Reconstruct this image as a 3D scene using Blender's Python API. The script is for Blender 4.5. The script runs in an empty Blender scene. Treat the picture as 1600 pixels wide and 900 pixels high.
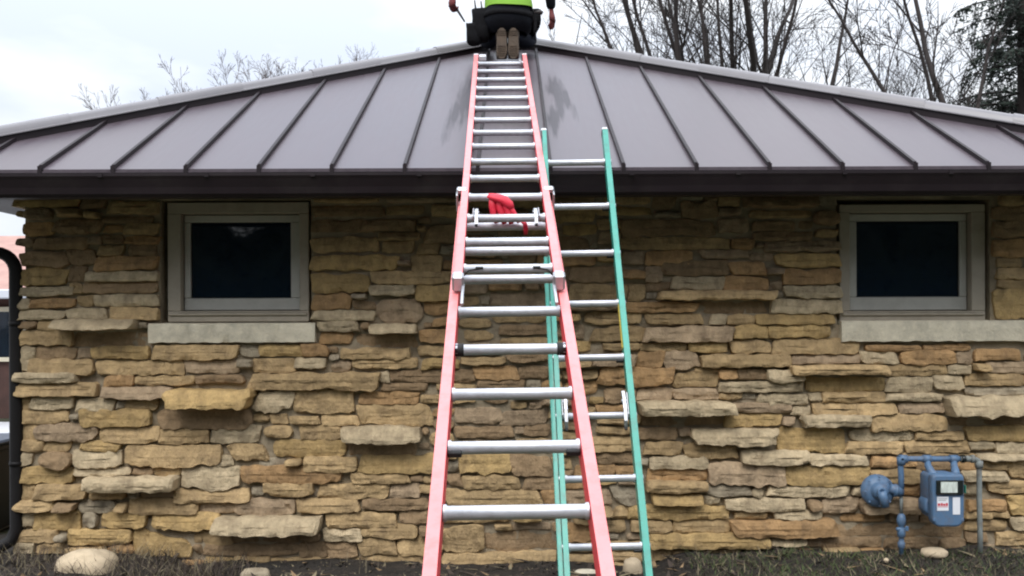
import bpy, math, random
from mathutils import Vector, Matrix, noise

# ------------------------------------------------------------------ camera, sky, sun, exposure
scene = bpy.context.scene
F = 1400.0 / 1600.0          # focal length in picture widths
CAM_H = 1.555                # eye height in metres
cam_data = bpy.data.cameras.new("camera")
cam = bpy.data.objects.new("camera", cam_data)
scene.collection.objects.link(cam)
cam.location = (0, 0, CAM_H)
cam.rotation_euler = (Matrix.Rotation(math.radians(90), 3, 'X') @ Matrix.Rotation(math.radians(-0.23), 3, 'Z')).to_euler()
cam_data.sensor_width = 36.0
cam_data.lens = 36.0 * F
cam_data.shift_y = 55.0 / 1600.0
cam_data.clip_end = 2000.0
scene.camera = cam

world = bpy.data.worlds.new("World")
scene.world = world
world.use_nodes = True
wn, wl = world.node_tree.nodes, world.node_tree.links
for n in list(wn):
    wn.remove(n)
w_out = wn.new('ShaderNodeOutputWorld')
w_bg = wn.new('ShaderNodeBackground')
w_bg.inputs['Strength'].default_value = 0.10
w_sky = wn.new('ShaderNodeTexSky')
w_sky.sky_type = 'NISHITA'
w_sky.sun_disc = False
SUN_EL, SUN_AZ = 52.0, 196.0
w_sky.sun_elevation = math.radians(SUN_EL)
w_sky.sun_rotation = math.radians(SUN_AZ)
w_tc = wn.new('ShaderNodeTexCoord')
w_map = wn.new('ShaderNodeMapping')
w_map.inputs['Scale'].default_value = (1.0, 1.0, 2.6)
w_map.inputs['Location'].default_value = (0.35, 0.1, 0.2)
w_noise = wn.new('ShaderNodeTexNoise')
w_noise.inputs['Scale'].default_value = 2.6
w_noise.inputs['Detail'].default_value = 5.0
w_noise.inputs['Roughness'].default_value = 0.5
w_ramp = wn.new('ShaderNodeValToRGB')
w_ramp.color_ramp.elements[0].position = 0.40
w_ramp.color_ramp.elements[0].color = (7.0, 7.7, 9.0, 1)
w_ramp.color_ramp.elements[1].position = 0.62
w_ramp.color_ramp.elements[1].color = (10.4, 10.6, 10.8, 1)
w_mix = wn.new('ShaderNodeMix')
w_mix.data_type = 'RGBA'
w_mix.inputs['Factor'].default_value = 0.93
wl.new(w_tc.outputs['Generated'], w_map.inputs['Vector'])
wl.new(w_map.outputs['Vector'], w_noise.inputs['Vector'])
wl.new(w_noise.outputs['Fac'], w_ramp.inputs['Fac'])
wl.new(w_sky.outputs['Color'], w_mix.inputs['A'])
wl.new(w_ramp.outputs['Color'], w_mix.inputs['B'])
# an overcast sky is brighter overhead than at the horizon
w_sep = wn.new('ShaderNodeSeparateXYZ')
w_grad = wn.new('ShaderNodeMapRange')
w_grad.inputs['To Min'].default_value = 0.74
w_grad.inputs['To Max'].default_value = 2.85
w_scale = wn.new('ShaderNodeVectorMath'); w_scale.operation = 'SCALE'
wl.new(w_tc.outputs['Generated'], w_sep.inputs[0])
w_pow = wn.new('ShaderNodeMath'); w_pow.operation = 'MULTIPLY'; w_pow.use_clamp = True
wl.new(w_sep.outputs['Z'], w_pow.inputs[0]); wl.new(w_sep.outputs['Z'], w_pow.inputs[1])
wl.new(w_pow.outputs[0], w_grad.inputs['Value'])
wl.new(w_mix.outputs['Result'], w_scale.inputs[0])
wl.new(w_grad.outputs[0], w_scale.inputs['Scale'])
wl.new(w_scale.outputs[0], w_bg.inputs['Color'])
wl.new(w_bg.outputs['Background'], w_out.inputs['Surface'])

sun_data = bpy.data.lights.new("sun", 'SUN')
sun_data.energy = 1.5
sun_data.angle = math.radians(30)
sun_data.color = (1.0, 0.97, 0.93)
sun = bpy.data.objects.new("sun", sun_data)
scene.collection.objects.link(sun)
sun.location = (-2, -6, 12)
_az, _el = math.radians(SUN_AZ), math.radians(SUN_EL)
sun_dir = Vector((math.sin(_az) * math.cos(_el), math.cos(_az) * math.cos(_el), math.sin(_el)))   # towards the sun
sun.rotation_euler = sun_dir.to_track_quat('Z', 'Y').to_euler()

vs = scene.view_settings
vs.view_transform = 'Standard'
vs.look = 'None'
vs.exposure = 0.53
vs.gamma = 1.0
scene.render.engine = 'CYCLES'
scene.cycles.filter_width = 2.1

# ------------------------------------------------------------------ helpers
COL = scene.collection
ORG = {}          # world origin of each object made here

def survey(px, py, depth):
    """world point at a given distance for a spot measured on the photograph (level camera)"""
    py = py + (px - 800.0) * 0.0040
    return Vector(((px - 800.0) / 1400.0 * depth, depth, CAM_H + (505.0 - py) / 1400.0 * depth))

def tag(o, label=None, cat=None, group=None, kind=None):
    if label: o['label'] = label
    if cat: o['category'] = cat
    if group: o['group'] = group
    if kind: o['kind'] = kind
    return o

def empty(name, loc, parent=None):
    o = bpy.data.objects.new(name, None)
    o.empty_display_size = 0.1
    COL.objects.link(o)
    loc = Vector(loc)
    ORG[o] = loc
    if parent is not None:
        o.parent = parent
        o.location = loc - ORG[parent]
    else:
        o.location = loc
    return o

class MB:
    def __init__(self):
        self.v, self.f, self.m, self.s = [], [], [], []
    def add(self, verts, faces, mi=0, smooth=False):
        b = len(self.v)
        self.v.extend([Vector(p) for p in verts])
        for f in faces:
            self.f.append([b + i for i in f]); self.m.append(mi); self.s.append(smooth)
    def box(self, lo, hi, mi=0, bevel=0.0):
        x0, y0, z0 = lo; x1, y1, z1 = hi
        self.obox(Vector(((x0+x1)/2, (y0+y1)/2, (z0+z1)/2)), Vector((1,0,0)), Vector((0,1,0)), Vector((0,0,1)),
                  abs(x1-x0)/2, abs(y1-y0)/2, abs(z1-z0)/2, mi, bevel)
    def obox(self, c, ax, ay, az, hx, hy, hz, mi=0, bevel=0.0):
        c = Vector(c)
        b = min(bevel, hx*.9, hy*.9, hz*.9)
        if b <= 0:
            vs_ = [c + ax*sx*hx + ay*sy*hy + az*sz*hz for sz in (-1,1) for sy in (-1,1) for sx in (-1,1)]
            self.add(vs_, [(0,2,3,1),(4,5,7,6),(0,1,5,4),(2,6,7,3),(0,4,6,2),(1,3,7,5)], mi)
            return
        vs_, idx = [], {}
        for sx in (-1,1):
            for sy in (-1,1):
                for sz in (-1,1):
                    for k in range(3):
                        d = [hx, hy, hz]
                        for j in range(3):
                            if j != k: d[j] -= b
                        idx[(sx,sy,sz,k)] = len(vs_)
                        vs_.append(c + ax*sx*d[0] + ay*sy*d[1] + az*sz*d[2])
        fs = []
        for s in (-1,1):
            fs.append([idx[(s,a,b_,0)] for a,b_ in ((-1,-1),(1,-1),(1,1),(-1,1))][::s])
            fs.append([idx[(a,s,b_,1)] for a,b_ in ((-1,-1),(-1,1),(1,1),(1,-1))][::s])
            fs.append([idx[(a,b_,s,2)] for a,b_ in ((-1,-1),(1,-1),(1,1),(-1,1))][::s])
        for a in (-1,1):
            for b_ in (-1,1):
                fs.append([idx[(a,b_,-1,0)], idx[(a,b_,1,0)], idx[(a,b_,1,1)], idx[(a,b_,-1,1)]][::(1 if a*b_ < 0 else -1)])
                fs.append([idx[(a,-1,b_,0)], idx[(a,1,b_,0)], idx[(a,1,b_,2)], idx[(a,-1,b_,2)]][::(1 if a*b_ > 0 else -1)])
                fs.append([idx[(-1,a,b_,1)], idx[(1,a,b_,1)], idx[(1,a,b_,2)], idx[(-1,a,b_,2)]][::(1 if a*b_ < 0 else -1)])
                for c_ in (-1,1):
                    fs.append([idx[(a,b_,c_,0)], idx[(a,b_,c_,1)], idx[(a,b_,c_,2)]][::(1 if a*b_*c_ > 0 else -1)])
        self.add(vs_, fs, mi)
    def tube(self, pts, rads, sides=8, mi=0, caps=True, smooth=True):
        pts = [Vector(p) for p in pts]
        if not isinstance(rads, (list, tuple)): rads = [rads]*len(pts)
        t0 = (pts[1]-pts[0]).normalized()
        up = Vector((0,0,1)) if abs(t0.z) < .9 else Vector((1,0,0))
        n = t0.cross(up).normalized()
        vs_, fs = [], []
        for i, p in enumerate(pts):
            a = pts[max(i-1,0)]; b = pts[min(i+1,len(pts)-1)]
            t = (b-a).normalized()
            n = (n - t*n.dot(t))
            n = n.normalized() if n.length > 1e-6 else t.orthogonal().normalized()
            bn = t.cross(n)
            for k in range(sides):
                q = 2*math.pi*k/sides
                vs_.append(p + (n*math.cos(q) + bn*math.sin(q))*rads[i])
        for i in range(len(pts)-1):
            for k in range(sides):
                k2 = (k+1) % sides
                fs.append((i*sides+k, i*sides+k2, (i+1)*sides+k2, (i+1)*sides+k))
        self.add(vs_, fs, mi, smooth)
        if caps:
            b = len(self.v) - len(vs_)
            self.f.append([b+k for k in range(sides)][::-1]); self.m.append(mi); self.s.append(False)
            self.f.append([b+(len(pts)-1)*sides+k for k in range(sides)]); self.m.append(mi); self.s.append(False)
    def lathe(self, c, axis, prof, sides=20, mi=0, smooth=True):
        """prof: list of (distance along axis, radius)"""
        axis = Vector(axis).normalized(); c = Vector(c)
        n = axis.orthogonal().normalized(); bn = axis.cross(n)
        vs_, fs = [], []
        for h, r in prof:
            for k in range(sides):
                q = 2*math.pi*k/sides
                vs_.append(c + axis*h + (n*math.cos(q)+bn*math.sin(q))*max(r, 1e-4))
        for i in range(len(prof)-1):
            for k in range(sides):
                k2 = (k+1) % sides
                fs.append((i*sides+k, i*sides+k2, (i+1)*sides+k2, (i+1)*sides+k))
        fs.append(tuple(range(sides))[::-1])
        fs.append(tuple((len(prof)-1)*sides+k for k in range(sides)))
        self.add(vs_, fs, mi, smooth)
    def sweep(self, pts2d, a, b, ua, ub, mi=0, closed=True):
        """extrude a 2-d outline (in axes ua, ub) from point a to point b"""
        a, b = Vector(a), Vector(b)
        n = len(pts2d)
        vs_ = [a + ua*p[0] + ub*p[1] for p in pts2d] + [b + ua*p[0] + ub*p[1] for p in pts2d]
        fs = [(i, (i+1) % n, n+(i+1) % n, n+i) for i in range(n if closed else n-1)]
        if closed:
            fs += [tuple(range(n))[::-1], tuple(range(n, 2*n))]
        self.add(vs_, fs, mi)
    def build(self, name, mats, parent=None, origin=None, sharp=None):
        me = bpy.data.meshes.new(name)
        if origin is None:
            lo = Vector((min(p.x for p in self.v), min(p.y for p in self.v), min(p.z for p in self.v)))
            hi = Vector((max(p.x for p in self.v), max(p.y for p in self.v), max(p.z for p in self.v)))
            origin = (lo+hi)/2
            if parent is None: origin.z = lo.z
        origin = Vector(origin)
        me.from_pydata([tuple(p-origin) for p in self.v], [], self.f)
        if not isinstance(mats, (list, tuple)): mats = [mats]
        for m in mats: me.materials.append(m)
        me.polygons.foreach_set('material_index', self.m)
        me.polygons.foreach_set('use_smooth', self.s)
        if sharp is not None:
            me.polygons.foreach_set('use_smooth', [True]*len(self.f))
            me.set_sharp_from_angle(angle=math.radians(sharp))
        me.update()
        o = bpy.data.objects.new(name, me)
        COL.objects.link(o)
        ORG[o] = origin
        if parent is not None:
            o.parent = parent
            o.location = origin - ORG[parent]
        else:
            o.location = origin
        return o

# ------------------------------------------------------------------ materials
def new_mat(name):
    m = bpy.data.materials.new(name)
    m.use_nodes = True
    nt = m.node_tree
    return m, nt, nt.nodes['Principled BSDF']

def setp(b, **kw):
    names = {'rough': 'Roughness', 'metal': 'Metallic', 'spec': 'Specular IOR Level', 'coat': 'Coat Weight', 'coatr': 'Coat Roughness', 'ior': 'IOR'}
    for k, v in kw.items():
        b.inputs[names[k]].default_value = v

def mat(name, col, rough=.6, metal=0.0, spec=.5, var=.25, scale=6.0, bump=.0, bscale=60.0, stretch=(1,1,1), coat=0.0, dirt=None, dirt_amt=.5, dirt_scale=3.0, rvar=.1, objvar=0.0, bdist=.01, strata=0.0):
    m, nt, b = new_mat(name)
    N, L = nt.nodes, nt.links
    setp(b, rough=rough, metal=metal, spec=spec, coat=coat)
    tc = N.new('ShaderNodeTexCoord')
    oi = N.new('ShaderNodeObjectInfo')
    add = N.new('ShaderNodeVectorMath'); add.operation = 'MULTIPLY_ADD'
    cmb = N.new('ShaderNodeCombineXYZ')
    for i in range(3): L.new(oi.outputs['Random'], cmb.inputs[i])
    add.inputs[1].default_value = (37.0, 53.0, 71.0)
    L.new(cmb.outputs[0], add.inputs[0]); L.new(tc.outputs['Object'], add.inputs[2])
    mp = N.new('ShaderNodeMapping'); mp.inputs['Scale'].default_value = stretch
    L.new(add.outputs[0], mp.inputs['Vector'])
    no = N.new('ShaderNodeTexNoise'); no.inputs['Scale'].default_value = scale; no.inputs['Detail'].default_value = 6; no.inputs['Roughness'].default_value = .62
    L.new(mp.outputs[0], no.inputs['Vector'])
    rmp = N.new('ShaderNodeMapRange'); rmp.inputs['From Min'].default_value = .25; rmp.inputs['From Max'].default_value = .75
    rmp.inputs['To Min'].default_value = 1-var; rmp.inputs['To Max'].default_value = 1+var
    L.new(no.outputs['Fac'], rmp.inputs['Value'])
    val = rmp.outputs[0]
    if objvar:
        r2 = N.new('ShaderNodeMapRange'); r2.inputs['To Min'].default_value = 1-objvar; r2.inputs['To Max'].default_value = 1+objvar
        L.new(oi.outputs['Random'], r2.inputs['Value'])
        mu = N.new('ShaderNodeMath'); mu.operation = 'MULTIPLY'
        L.new(val, mu.inputs[0]); L.new(r2.outputs[0], mu.inputs[1]); val = mu.outputs[0]
    sc = N.new('ShaderNodeVectorMath'); sc.operation = 'SCALE'
    sc.inputs[0].default_value = col[:3]
    L.new(val, sc.inputs['Scale'])
    out = sc.outputs[0]
    if dirt is not None:
        n2 = N.new('ShaderNodeTexNoise'); n2.inputs['Scale'].default_value = dirt_scale; n2.inputs['Detail'].default_value = 8; n2.inputs['Roughness'].default_value = .7
        L.new(mp.outputs[0], n2.inputs['Vector'])
        r3 = N.new('ShaderNodeMapRange'); r3.inputs['From Min'].default_value = .48; r3.inputs['From Max'].default_value = .68; r3.inputs['To Max'].default_value = dirt_amt
        L.new(n2.outputs['Fac'], r3.inputs['Value'])
        mx = N.new('ShaderNodeMix'); mx.data_type = 'RGBA'
        L.new(r3.outputs[0], mx.inputs['Factor']); L.new(out, mx.inputs['A']); mx.inputs['B'].default_value = (*dirt, 1)
        out = mx.outputs['Result']
    L.new(out, b.inputs['Base Color'])
    rr = N.new('ShaderNodeMapRange'); rr.inputs['To Min'].default_value = max(rough-rvar, .02); rr.inputs['To Max'].default_value = min(rough+rvar, 1)
    L.new(no.outputs['Fac'], rr.inputs['Value']); L.new(rr.outputs[0], b.inputs['Roughness'])
    if bump:
        n3 = N.new('ShaderNodeTexNoise'); n3.inputs['Scale'].default_value = bscale; n3.inputs['Detail'].default_value = 7; n3.inputs['Roughness'].default_value = .65
        L.new(mp.outputs[0], n3.inputs['Vector'])
        hsrc = n3.outputs['Fac']
        if strata:      # thin bedding planes of split sandstone
            mp2 = N.new('ShaderNodeMapping'); mp2.inputs['Scale'].default_value = (3.0, 3.0, 46.0)
            L.new(add.outputs[0], mp2.inputs['Vector'])
            n4 = N.new('ShaderNodeTexNoise'); n4.inputs['Scale'].default_value = 1.0; n4.inputs['Detail'].default_value = 4
            L.new(mp2.outputs[0], n4.inputs['Vector'])
            ma = N.new('ShaderNodeMath'); ma.operation = 'MULTIPLY_ADD'; ma.inputs[1].default_value = strata
            L.new(n4.outputs['Fac'], ma.inputs[0]); L.new(n3.outputs['Fac'], ma.inputs[2]); hsrc = ma.outputs[0]
        bp = N.new('ShaderNodeBump'); bp.inputs['Strength'].default_value = bump; bp.inputs['Distance'].default_value = bdist
        L.new(hsrc, bp.inputs['Height']); L.new(bp.outputs[0], b.inputs['Normal'])
    return m

STONE_COL = {
    't': (.44, .308, .158), 'g': (.455, .312, .138), 'w': (.48, .380, .240), 'k': (.39, .285, .180),
    'b': (.30, .205, .115), 'o': (.43, .265, .125), 'y': (.36, .300, .210)}
MS = {k: mat('stone_' + n, STONE_COL[k], rough=.9, spec=.25, var=.32, scale=9, bump=1.0, bscale=30, stretch=(1.5, 1, 1), dirt=(.13, .09, .055), dirt_amt=.5, dirt_scale=7, objvar=.14, bdist=.018, strata=.5)
      for k, n in (('t','tan'),('g','golden'),('w','cream'),('k','dusty'),('b','brown'),('o','orange'),('y','grey'))}
M_MORTAR = mat('mortar', (.33, .27, .185), rough=.95, spec=.2, var=.3, scale=5, bump=.8, bscale=22, dirt=(.14,.115,.085), dirt_amt=.6, dirt_scale=4, bdist=.02)
M_LIME = mat('limestone', (.60, .54, .41), rough=.85, spec=.3, var=.18, scale=14, bump=.6, bscale=50, dirt=(.22,.21,.17), dirt_amt=.5, dirt_scale=9)
M_TRIM = mat('window_paint', (.37, .32, .25), rough=.6, dirt=(.20,.17,.13), dirt_amt=.35, dirt_scale=8, var=.07, scale=7)
M_SASH = mat('sash_paint', (.47, .45, .40), rough=.5, dirt=(.28,.26,.22), dirt_amt=.3, dirt_scale=8, var=.06, scale=7)
M_GAP = mat('window_seal', (.02, .018, .016), rough=.9, var=.1)
M_BROWN = mat('brown_gutter_metal', (.013, .008, .010), rough=.45, var=.3, scale=2, spec=.28, dirt=(.024,.019,.018), dirt_amt=.6, dirt_scale=5)
M_SOFFIT = mat('brown_soffit_metal', (.018, .013, .013), rough=.55, var=.15, scale=3)
M_BLACKPIPE = mat('downspout_metal', (.010, .009, .009), rough=.6, spec=.2, var=.2, scale=4)
M_ALU = mat('ladder_aluminium', (.54, .55, .58), rough=.5, metal=.6, var=.12, scale=20, bump=.08, bscale=90, dirt=(.30,.29,.28), dirt_amt=.35, dirt_scale=16)
M_STEEL = mat('galvanised_steel', (.50, .51, .53), rough=.4, metal=.85, var=.2, scale=25)
M_PINK = mat('salmon_fibreglass', (.81, .225, .225), rough=.5, spec=.5, var=.10, scale=5, bump=.08, bscale=160, coat=.15, dirt=(.42,.13,.11), dirt_amt=.45, dirt_scale=16)
M_REDWEB = mat('salmon_fibreglass_shaded_unfaded', (.62, .035, .05), rough=.5, var=.1, scale=5, dirt=(.30,.05,.05), dirt_amt=.4, dirt_scale=14)  # rail red deepened so the colour carries the inner web's shade
M_GREEN = mat('green_fibreglass', (.022, .30, .225), rough=.38, spec=.55, var=.1, scale=6, bump=.05, bscale=160, coat=.2, dirt=(.03,.13,.10), dirt_amt=.6, dirt_scale=16)
M_RUBBER = mat('black_rubber', (.014, .014, .014), rough=.75, var=.2)
M_YELLOW = mat('yellow_rope', (.62, .47, .06), rough=.7, var=.15)
M_REDGLOVE = mat('red_glove_rubber', (.58, .012, .035), rough=.55, var=.15, scale=20, bump=.2, bscale=60)
M_METER = mat('meter_blue_paint', (.085, .160, .270), rough=.5, var=.16, scale=14, bump=.1, bscale=120, dirt=(.12,.085,.06), dirt_amt=.55, dirt_scale=14)
M_METERBK = mat('meter_dark_glass', (.010, .014, .014), rough=.15, var=.1)
M_METERDIAL = mat('meter_dial_face', (.55, .60, .54), rough=.35, var=.35, scale=90, stretch=(1,1,.25))
M_LABELW = mat('sticker_white', (.72, .73, .76), rough=.5, var=.05)
M_LABELR = mat('sticker_red', (.50, .06, .08), rough=.5, var=.1)
M_PIPEOLD = mat('weathered_pipe', (.20, .22, .21), rough=.7, var=.3, scale=14, dirt=(.15,.11,.08), dirt_amt=.7, dirt_scale=10)
M_GREENTAG = mat('green_tag', (.015, .16, .11), rough=.5, var=.1)
M_SOIL = mat('soil', (.018, .014, .010), rough=.95, var=.4, scale=4, bump=1.0, bscale=14, dirt=(.050,.038,.026), dirt_amt=.7, dirt_scale=9, bdist=.04)
M_DRYGRASS = mat('dry_grass', (.20, .165, .10), rough=.9, var=.5, scale=3)
M_GREENGRASS = mat('green_grass', (.060, .085, .025), rough=.85, var=.5, scale=3)
M_WEED = mat('dead_weed', (.055, .040, .030), rough=.9, var=.5, scale=4)
M_ROCK = mat('boulder', (.50, .40, .27), rough=.9, var=.22, scale=8, bump=.6, bscale=22, dirt=(.24,.18,.11), dirt_amt=.5, dirt_scale=5)
M_BARK = mat('bark', (.032, .025, .023), rough=.95, var=.4, scale=6, bump=.7, bscale=18, stretch=(1,1,.25))
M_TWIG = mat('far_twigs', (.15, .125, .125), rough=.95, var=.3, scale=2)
M_NEEDLE = mat('conifer_needles', (.016, .028, .018), rough=.8, var=.5, scale=3)
M_CONCRETE = mat('concrete_drive', (.46, .46, .47), rough=.7, var=.12, scale=2, bump=.3, bscale=40)
M_LAWN = mat('lawn', (.034, .038, .018), rough=.95, var=.5, scale=.8, bump=.8, bscale=20)
M_NROOF = mat('neighbour_shingle', (.36, .215, .18), rough=.9, var=.2, scale=4)
M_NBRICK = mat('neighbour_brick', (.060, .030, .024), rough=.9, var=.3, scale=4)
M_NCREAM = mat('neighbour_cream', (.58, .53, .40), rough=.7, var=.06)
M_NGUT = mat('neighbour_gutter', (.48, .50, .54), rough=.6, var=.06)
M_BIN = mat('bin_plastic', (.010, .011, .014), rough=.5, var=.2)
M_BINLID = mat('bin_lid_plastic', (.05, .065, .095), rough=.4, var=.2)

m, nt, b = new_mat('window_glass')
b.inputs['Base Color'].default_value = (.004, .010, .020, 1)
setp(b, rough=.03, spec=.5, ior=1.5)
_n = nt.nodes.new('ShaderNodeTexNoise'); _n.inputs['Scale'].default_value = 3.0
_b = nt.nodes.new('ShaderNodeBump'); _b.inputs['Strength'].default_value = .05; _b.inputs['Distance'].default_value = .02
_t = nt.nodes.new('ShaderNodeTexCoord')
nt.links.new(_t.outputs['Object'], _n.inputs['Vector']); nt.links.new(_n.outputs['Fac'], _b.inputs['Height']); nt.links.new(_b.outputs[0], b.inputs['Normal'])
M_GLASS = m

def roof_material():
    """brown painted steel, a little wavy, with two dark reflections painted into its colour beside the ladder"""
    m, nt, b = new_mat('roof_metal')
    N, L = nt.nodes, nt.links
    geo = N.new('ShaderNodeNewGeometry')
    sep = N.new('ShaderNodeSeparateXYZ'); L.new(geo.outputs['Position'], sep.inputs[0])
    mp = N.new('ShaderNodeMapping'); mp.inputs['Scale'].default_value = (14, .9, .9); L.new(geo.outputs['Position'], mp.inputs['Vector'])
    no = N.new('ShaderNodeTexNoise'); no.inputs['Scale'].default_value = 2.2; no.inputs['Detail'].default_value = 6
    L.new(mp.outputs[0], no.inputs['Vector'])
    def reflection_streak(cx, cy, sx, sy, lean):
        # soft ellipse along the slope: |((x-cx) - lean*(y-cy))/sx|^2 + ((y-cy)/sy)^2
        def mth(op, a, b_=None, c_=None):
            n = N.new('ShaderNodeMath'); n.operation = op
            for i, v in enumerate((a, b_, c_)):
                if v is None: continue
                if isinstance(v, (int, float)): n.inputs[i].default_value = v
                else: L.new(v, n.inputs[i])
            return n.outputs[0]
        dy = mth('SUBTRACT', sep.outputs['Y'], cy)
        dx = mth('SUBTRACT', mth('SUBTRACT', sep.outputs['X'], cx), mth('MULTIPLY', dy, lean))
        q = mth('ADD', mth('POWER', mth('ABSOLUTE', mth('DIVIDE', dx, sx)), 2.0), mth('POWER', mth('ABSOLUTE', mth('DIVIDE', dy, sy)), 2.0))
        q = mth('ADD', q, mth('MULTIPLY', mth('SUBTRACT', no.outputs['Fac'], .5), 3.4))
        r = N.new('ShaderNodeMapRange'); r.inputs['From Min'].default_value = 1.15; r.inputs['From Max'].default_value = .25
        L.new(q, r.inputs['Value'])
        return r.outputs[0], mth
    marks = None  # dark reflections painted into the panel colour, below the worker
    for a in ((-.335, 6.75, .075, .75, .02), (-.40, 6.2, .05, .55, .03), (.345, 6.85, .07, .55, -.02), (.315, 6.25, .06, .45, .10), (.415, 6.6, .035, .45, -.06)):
        s, mth = reflection_streak(*a)
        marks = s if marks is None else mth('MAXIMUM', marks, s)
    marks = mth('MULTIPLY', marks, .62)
    n2 = N.new('ShaderNodeTexNoise'); n2.inputs['Scale'].default_value = 1.3; n2.inputs['Detail'].default_value = 7; n2.inputs['Roughness'].default_value = .65
    L.new(geo.outputs['Position'], n2.inputs['Vector'])
    rg = N.new('ShaderNodeValToRGB')
    rg.color_ramp.elements[0].position = .3; rg.color_ramp.elements[0].color = (.056, .043, .051, 1)
    rg.color_ramp.elements[1].position = .75; rg.color_ramp.elements[1].color = (.092, .074, .085, 1)
    av = mth('MULTIPLY_ADD', no.outputs['Fac'], .55, mth('MULTIPLY', n2.outputs['Fac'], .45))
    L.new(av, rg.inputs['Fac'])
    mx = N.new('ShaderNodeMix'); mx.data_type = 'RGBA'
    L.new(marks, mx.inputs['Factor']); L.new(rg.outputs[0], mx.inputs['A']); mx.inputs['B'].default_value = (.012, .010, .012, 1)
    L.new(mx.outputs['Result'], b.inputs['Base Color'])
    rr = N.new('ShaderNodeMapRange'); rr.inputs['To Min'].default_value = .24; rr.inputs['To Max'].default_value = .50
    L.new(av, rr.inputs['Value']); L.new(rr.outputs[0], b.inputs['Roughness'])
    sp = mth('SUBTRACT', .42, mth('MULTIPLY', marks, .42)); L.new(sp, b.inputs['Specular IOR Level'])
    wv = N.new('ShaderNodeTexNoise'); wv.inputs['Scale'].default_value = 1.6; wv.inputs['Detail'].default_value = 2
    mp2 = N.new('ShaderNodeMapping'); mp2.inputs['Scale'].default_value = (3.0, .8, .8); L.new(geo.outputs['Position'], mp2.inputs['Vector']); L.new(mp2.outputs[0], wv.inputs['Vector'])
    bp = N.new('ShaderNodeBump'); bp.inputs['Strength'].default_value = .35; bp.inputs['Distance'].default_value = .02
    L.new(wv.outputs['Fac'], bp.inputs['Height']); L.new(bp.outputs[0], b.inputs['Normal'])
    return m
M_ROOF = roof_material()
M_ROOFDARK = mat('roof_seam_metal', (.016, .011, .013), rough=.5, spec=.2, var=.2, scale=4)
M_RIDGE = mat('hip_cap_metal', (.15, .14, .146), rough=.36, var=.14, scale=3, spec=.6)

# ------------------------------------------------------------------ ground
rng = random.Random(11)
DW = 6.00                       # distance of the front wall
SC = 1400.0 / DW
def wx(px): return (px - 800.0) / SC
def wz(py, px=800.0): return CAM_H + (505.0 - (py + (px - 800.0) * .004)) / SC

g = MB()
xs = [-400, -60, -20, -10] + [-6 + .12*i for i in range(101)] + [10, 20, 60, 400]
ys = [-400, -60, -20, -6, -2, 2, 4] + [4.6 + .08*i for i in range(20)] + [6.7, 8, 12, 30, 100, 400]
def ground_z(x, y):
    if 4.3 < y < 6.4 and -6.2 < x < 6.2:
        return .028*noise.noise(Vector((x*2.1, y*2.1, 0))) + .02*noise.noise(Vector((x*7, y*7, 3))) + (-.035 + (.075 if (x > 1.0 or x < -2.2) else 0))*max(0, min(1, (y-5.45)/.3))
    return -.005
vs_ = [(x, y, ground_z(x, y)) for y in ys for x in xs]
nx = len(xs)
fs = [(j*nx+i, j*nx+i+1, (j+1)*nx+i+1, (j+1)*nx+i) for j in range(len(ys)-1) for i in range(nx-1)]
fm = []
g.add(vs_, fs, 0, True)
for k, f in enumerate(fs):
    y = ys[k // (nx-1)]; x = xs[k % (nx-1)]
    g.m[k] = 0 if (4.4 < y < 6.4 and -6.2 < x < 6.2) else 1
gr = g.build('ground', [M_SOIL, M_LAWN], origin=(0, 0, 0))
tag(gr, kind='structure')
dv = MB(); dv.box((-16, 6.4, -.1), (-3.9, 14.3, .012))
tag(dv.build('driveway', M_CONCRETE), kind='structure')

# ------------------------------------------------------------------ the house
house = empty('stone_house', (0.2, 8.3, 0))
tag(house, 'tan ledgestone house with brown standing seam hip roof', 'house')
WL, WR, WB, WT = wx(41), 3.70, 10.65, 2.400
OPEN = [(wx(252), wx(487), wz(509, 370), wz(313, 370)), (wx(1307), wx(1546), wz(507, 1425), wz(311, 1425))]

w = MB()
# front face as a lumpy mortar sheet with the two window openings left out
step = .045
gx = sorted(set([WL, WR] + [o for q in OPEN for o in q[:2]] + [WL + step*i for i in range(1, int((WR-WL)/step))]))
gz = sorted(set([-.15, WT] + [o for q in OPEN for o in q[2:]] + [-.15 + step*i for i in range(1, int((WT+.15)/step))]))
def in_open(x, z): return any(a < x < b and c < z < d for a, b, c, d in OPEN)
vid, fv, ff = {}, [], []
def gv(i, j):
    if (i, j) not in vid:
        x, z = gx[i], gz[j]
        d = .012*noise.noise(Vector((x*5, z*9, 1))) + .008*noise.noise(Vector((x*17, z*23, 5)))
        vid[(i, j)] = len(fv); fv.append((x, DW - .006 - d, z))
    return vid[(i, j)]
for i in range(len(gx)-1):
    for j in range(len(gz)-1):
        if in_open((gx[i]+gx[i+1])/2, (gz[j]+gz[j+1])/2): continue
        ff.append((gv(i, j), gv(i+1, j), gv(i+1, j+1), gv(i, j+1)))
w.add(fv, ff, 0, True)
for a, b_, c, d in OPEN:     # reveals
    for p, q in (((a, c), (a, d)), ((a, d), (b_, d)), ((b_, d), (b_, c)), ((b_, c), (a, c))):
        w.add([(p[0], DW-.01, p[1]), (q[0], DW-.01, q[1]), (q[0], DW+.2, q[1]), (p[0], DW+.2, p[1])], [(0, 1, 2, 3)])
    w.add([(a, DW+.2, c), (b_, DW+.2, c), (b_, DW+.2, d), (a, DW+.2, d)], [(0, 1, 2, 3)])
w.box((WL, DW+.21, -.15), (WL+.01, WB, WT)); w.box((WR-.01, DW+.012, -.15), (WR, WB, WT)); w.box((WL, WB-.01, -.15), (WR, WB, WT))
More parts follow.
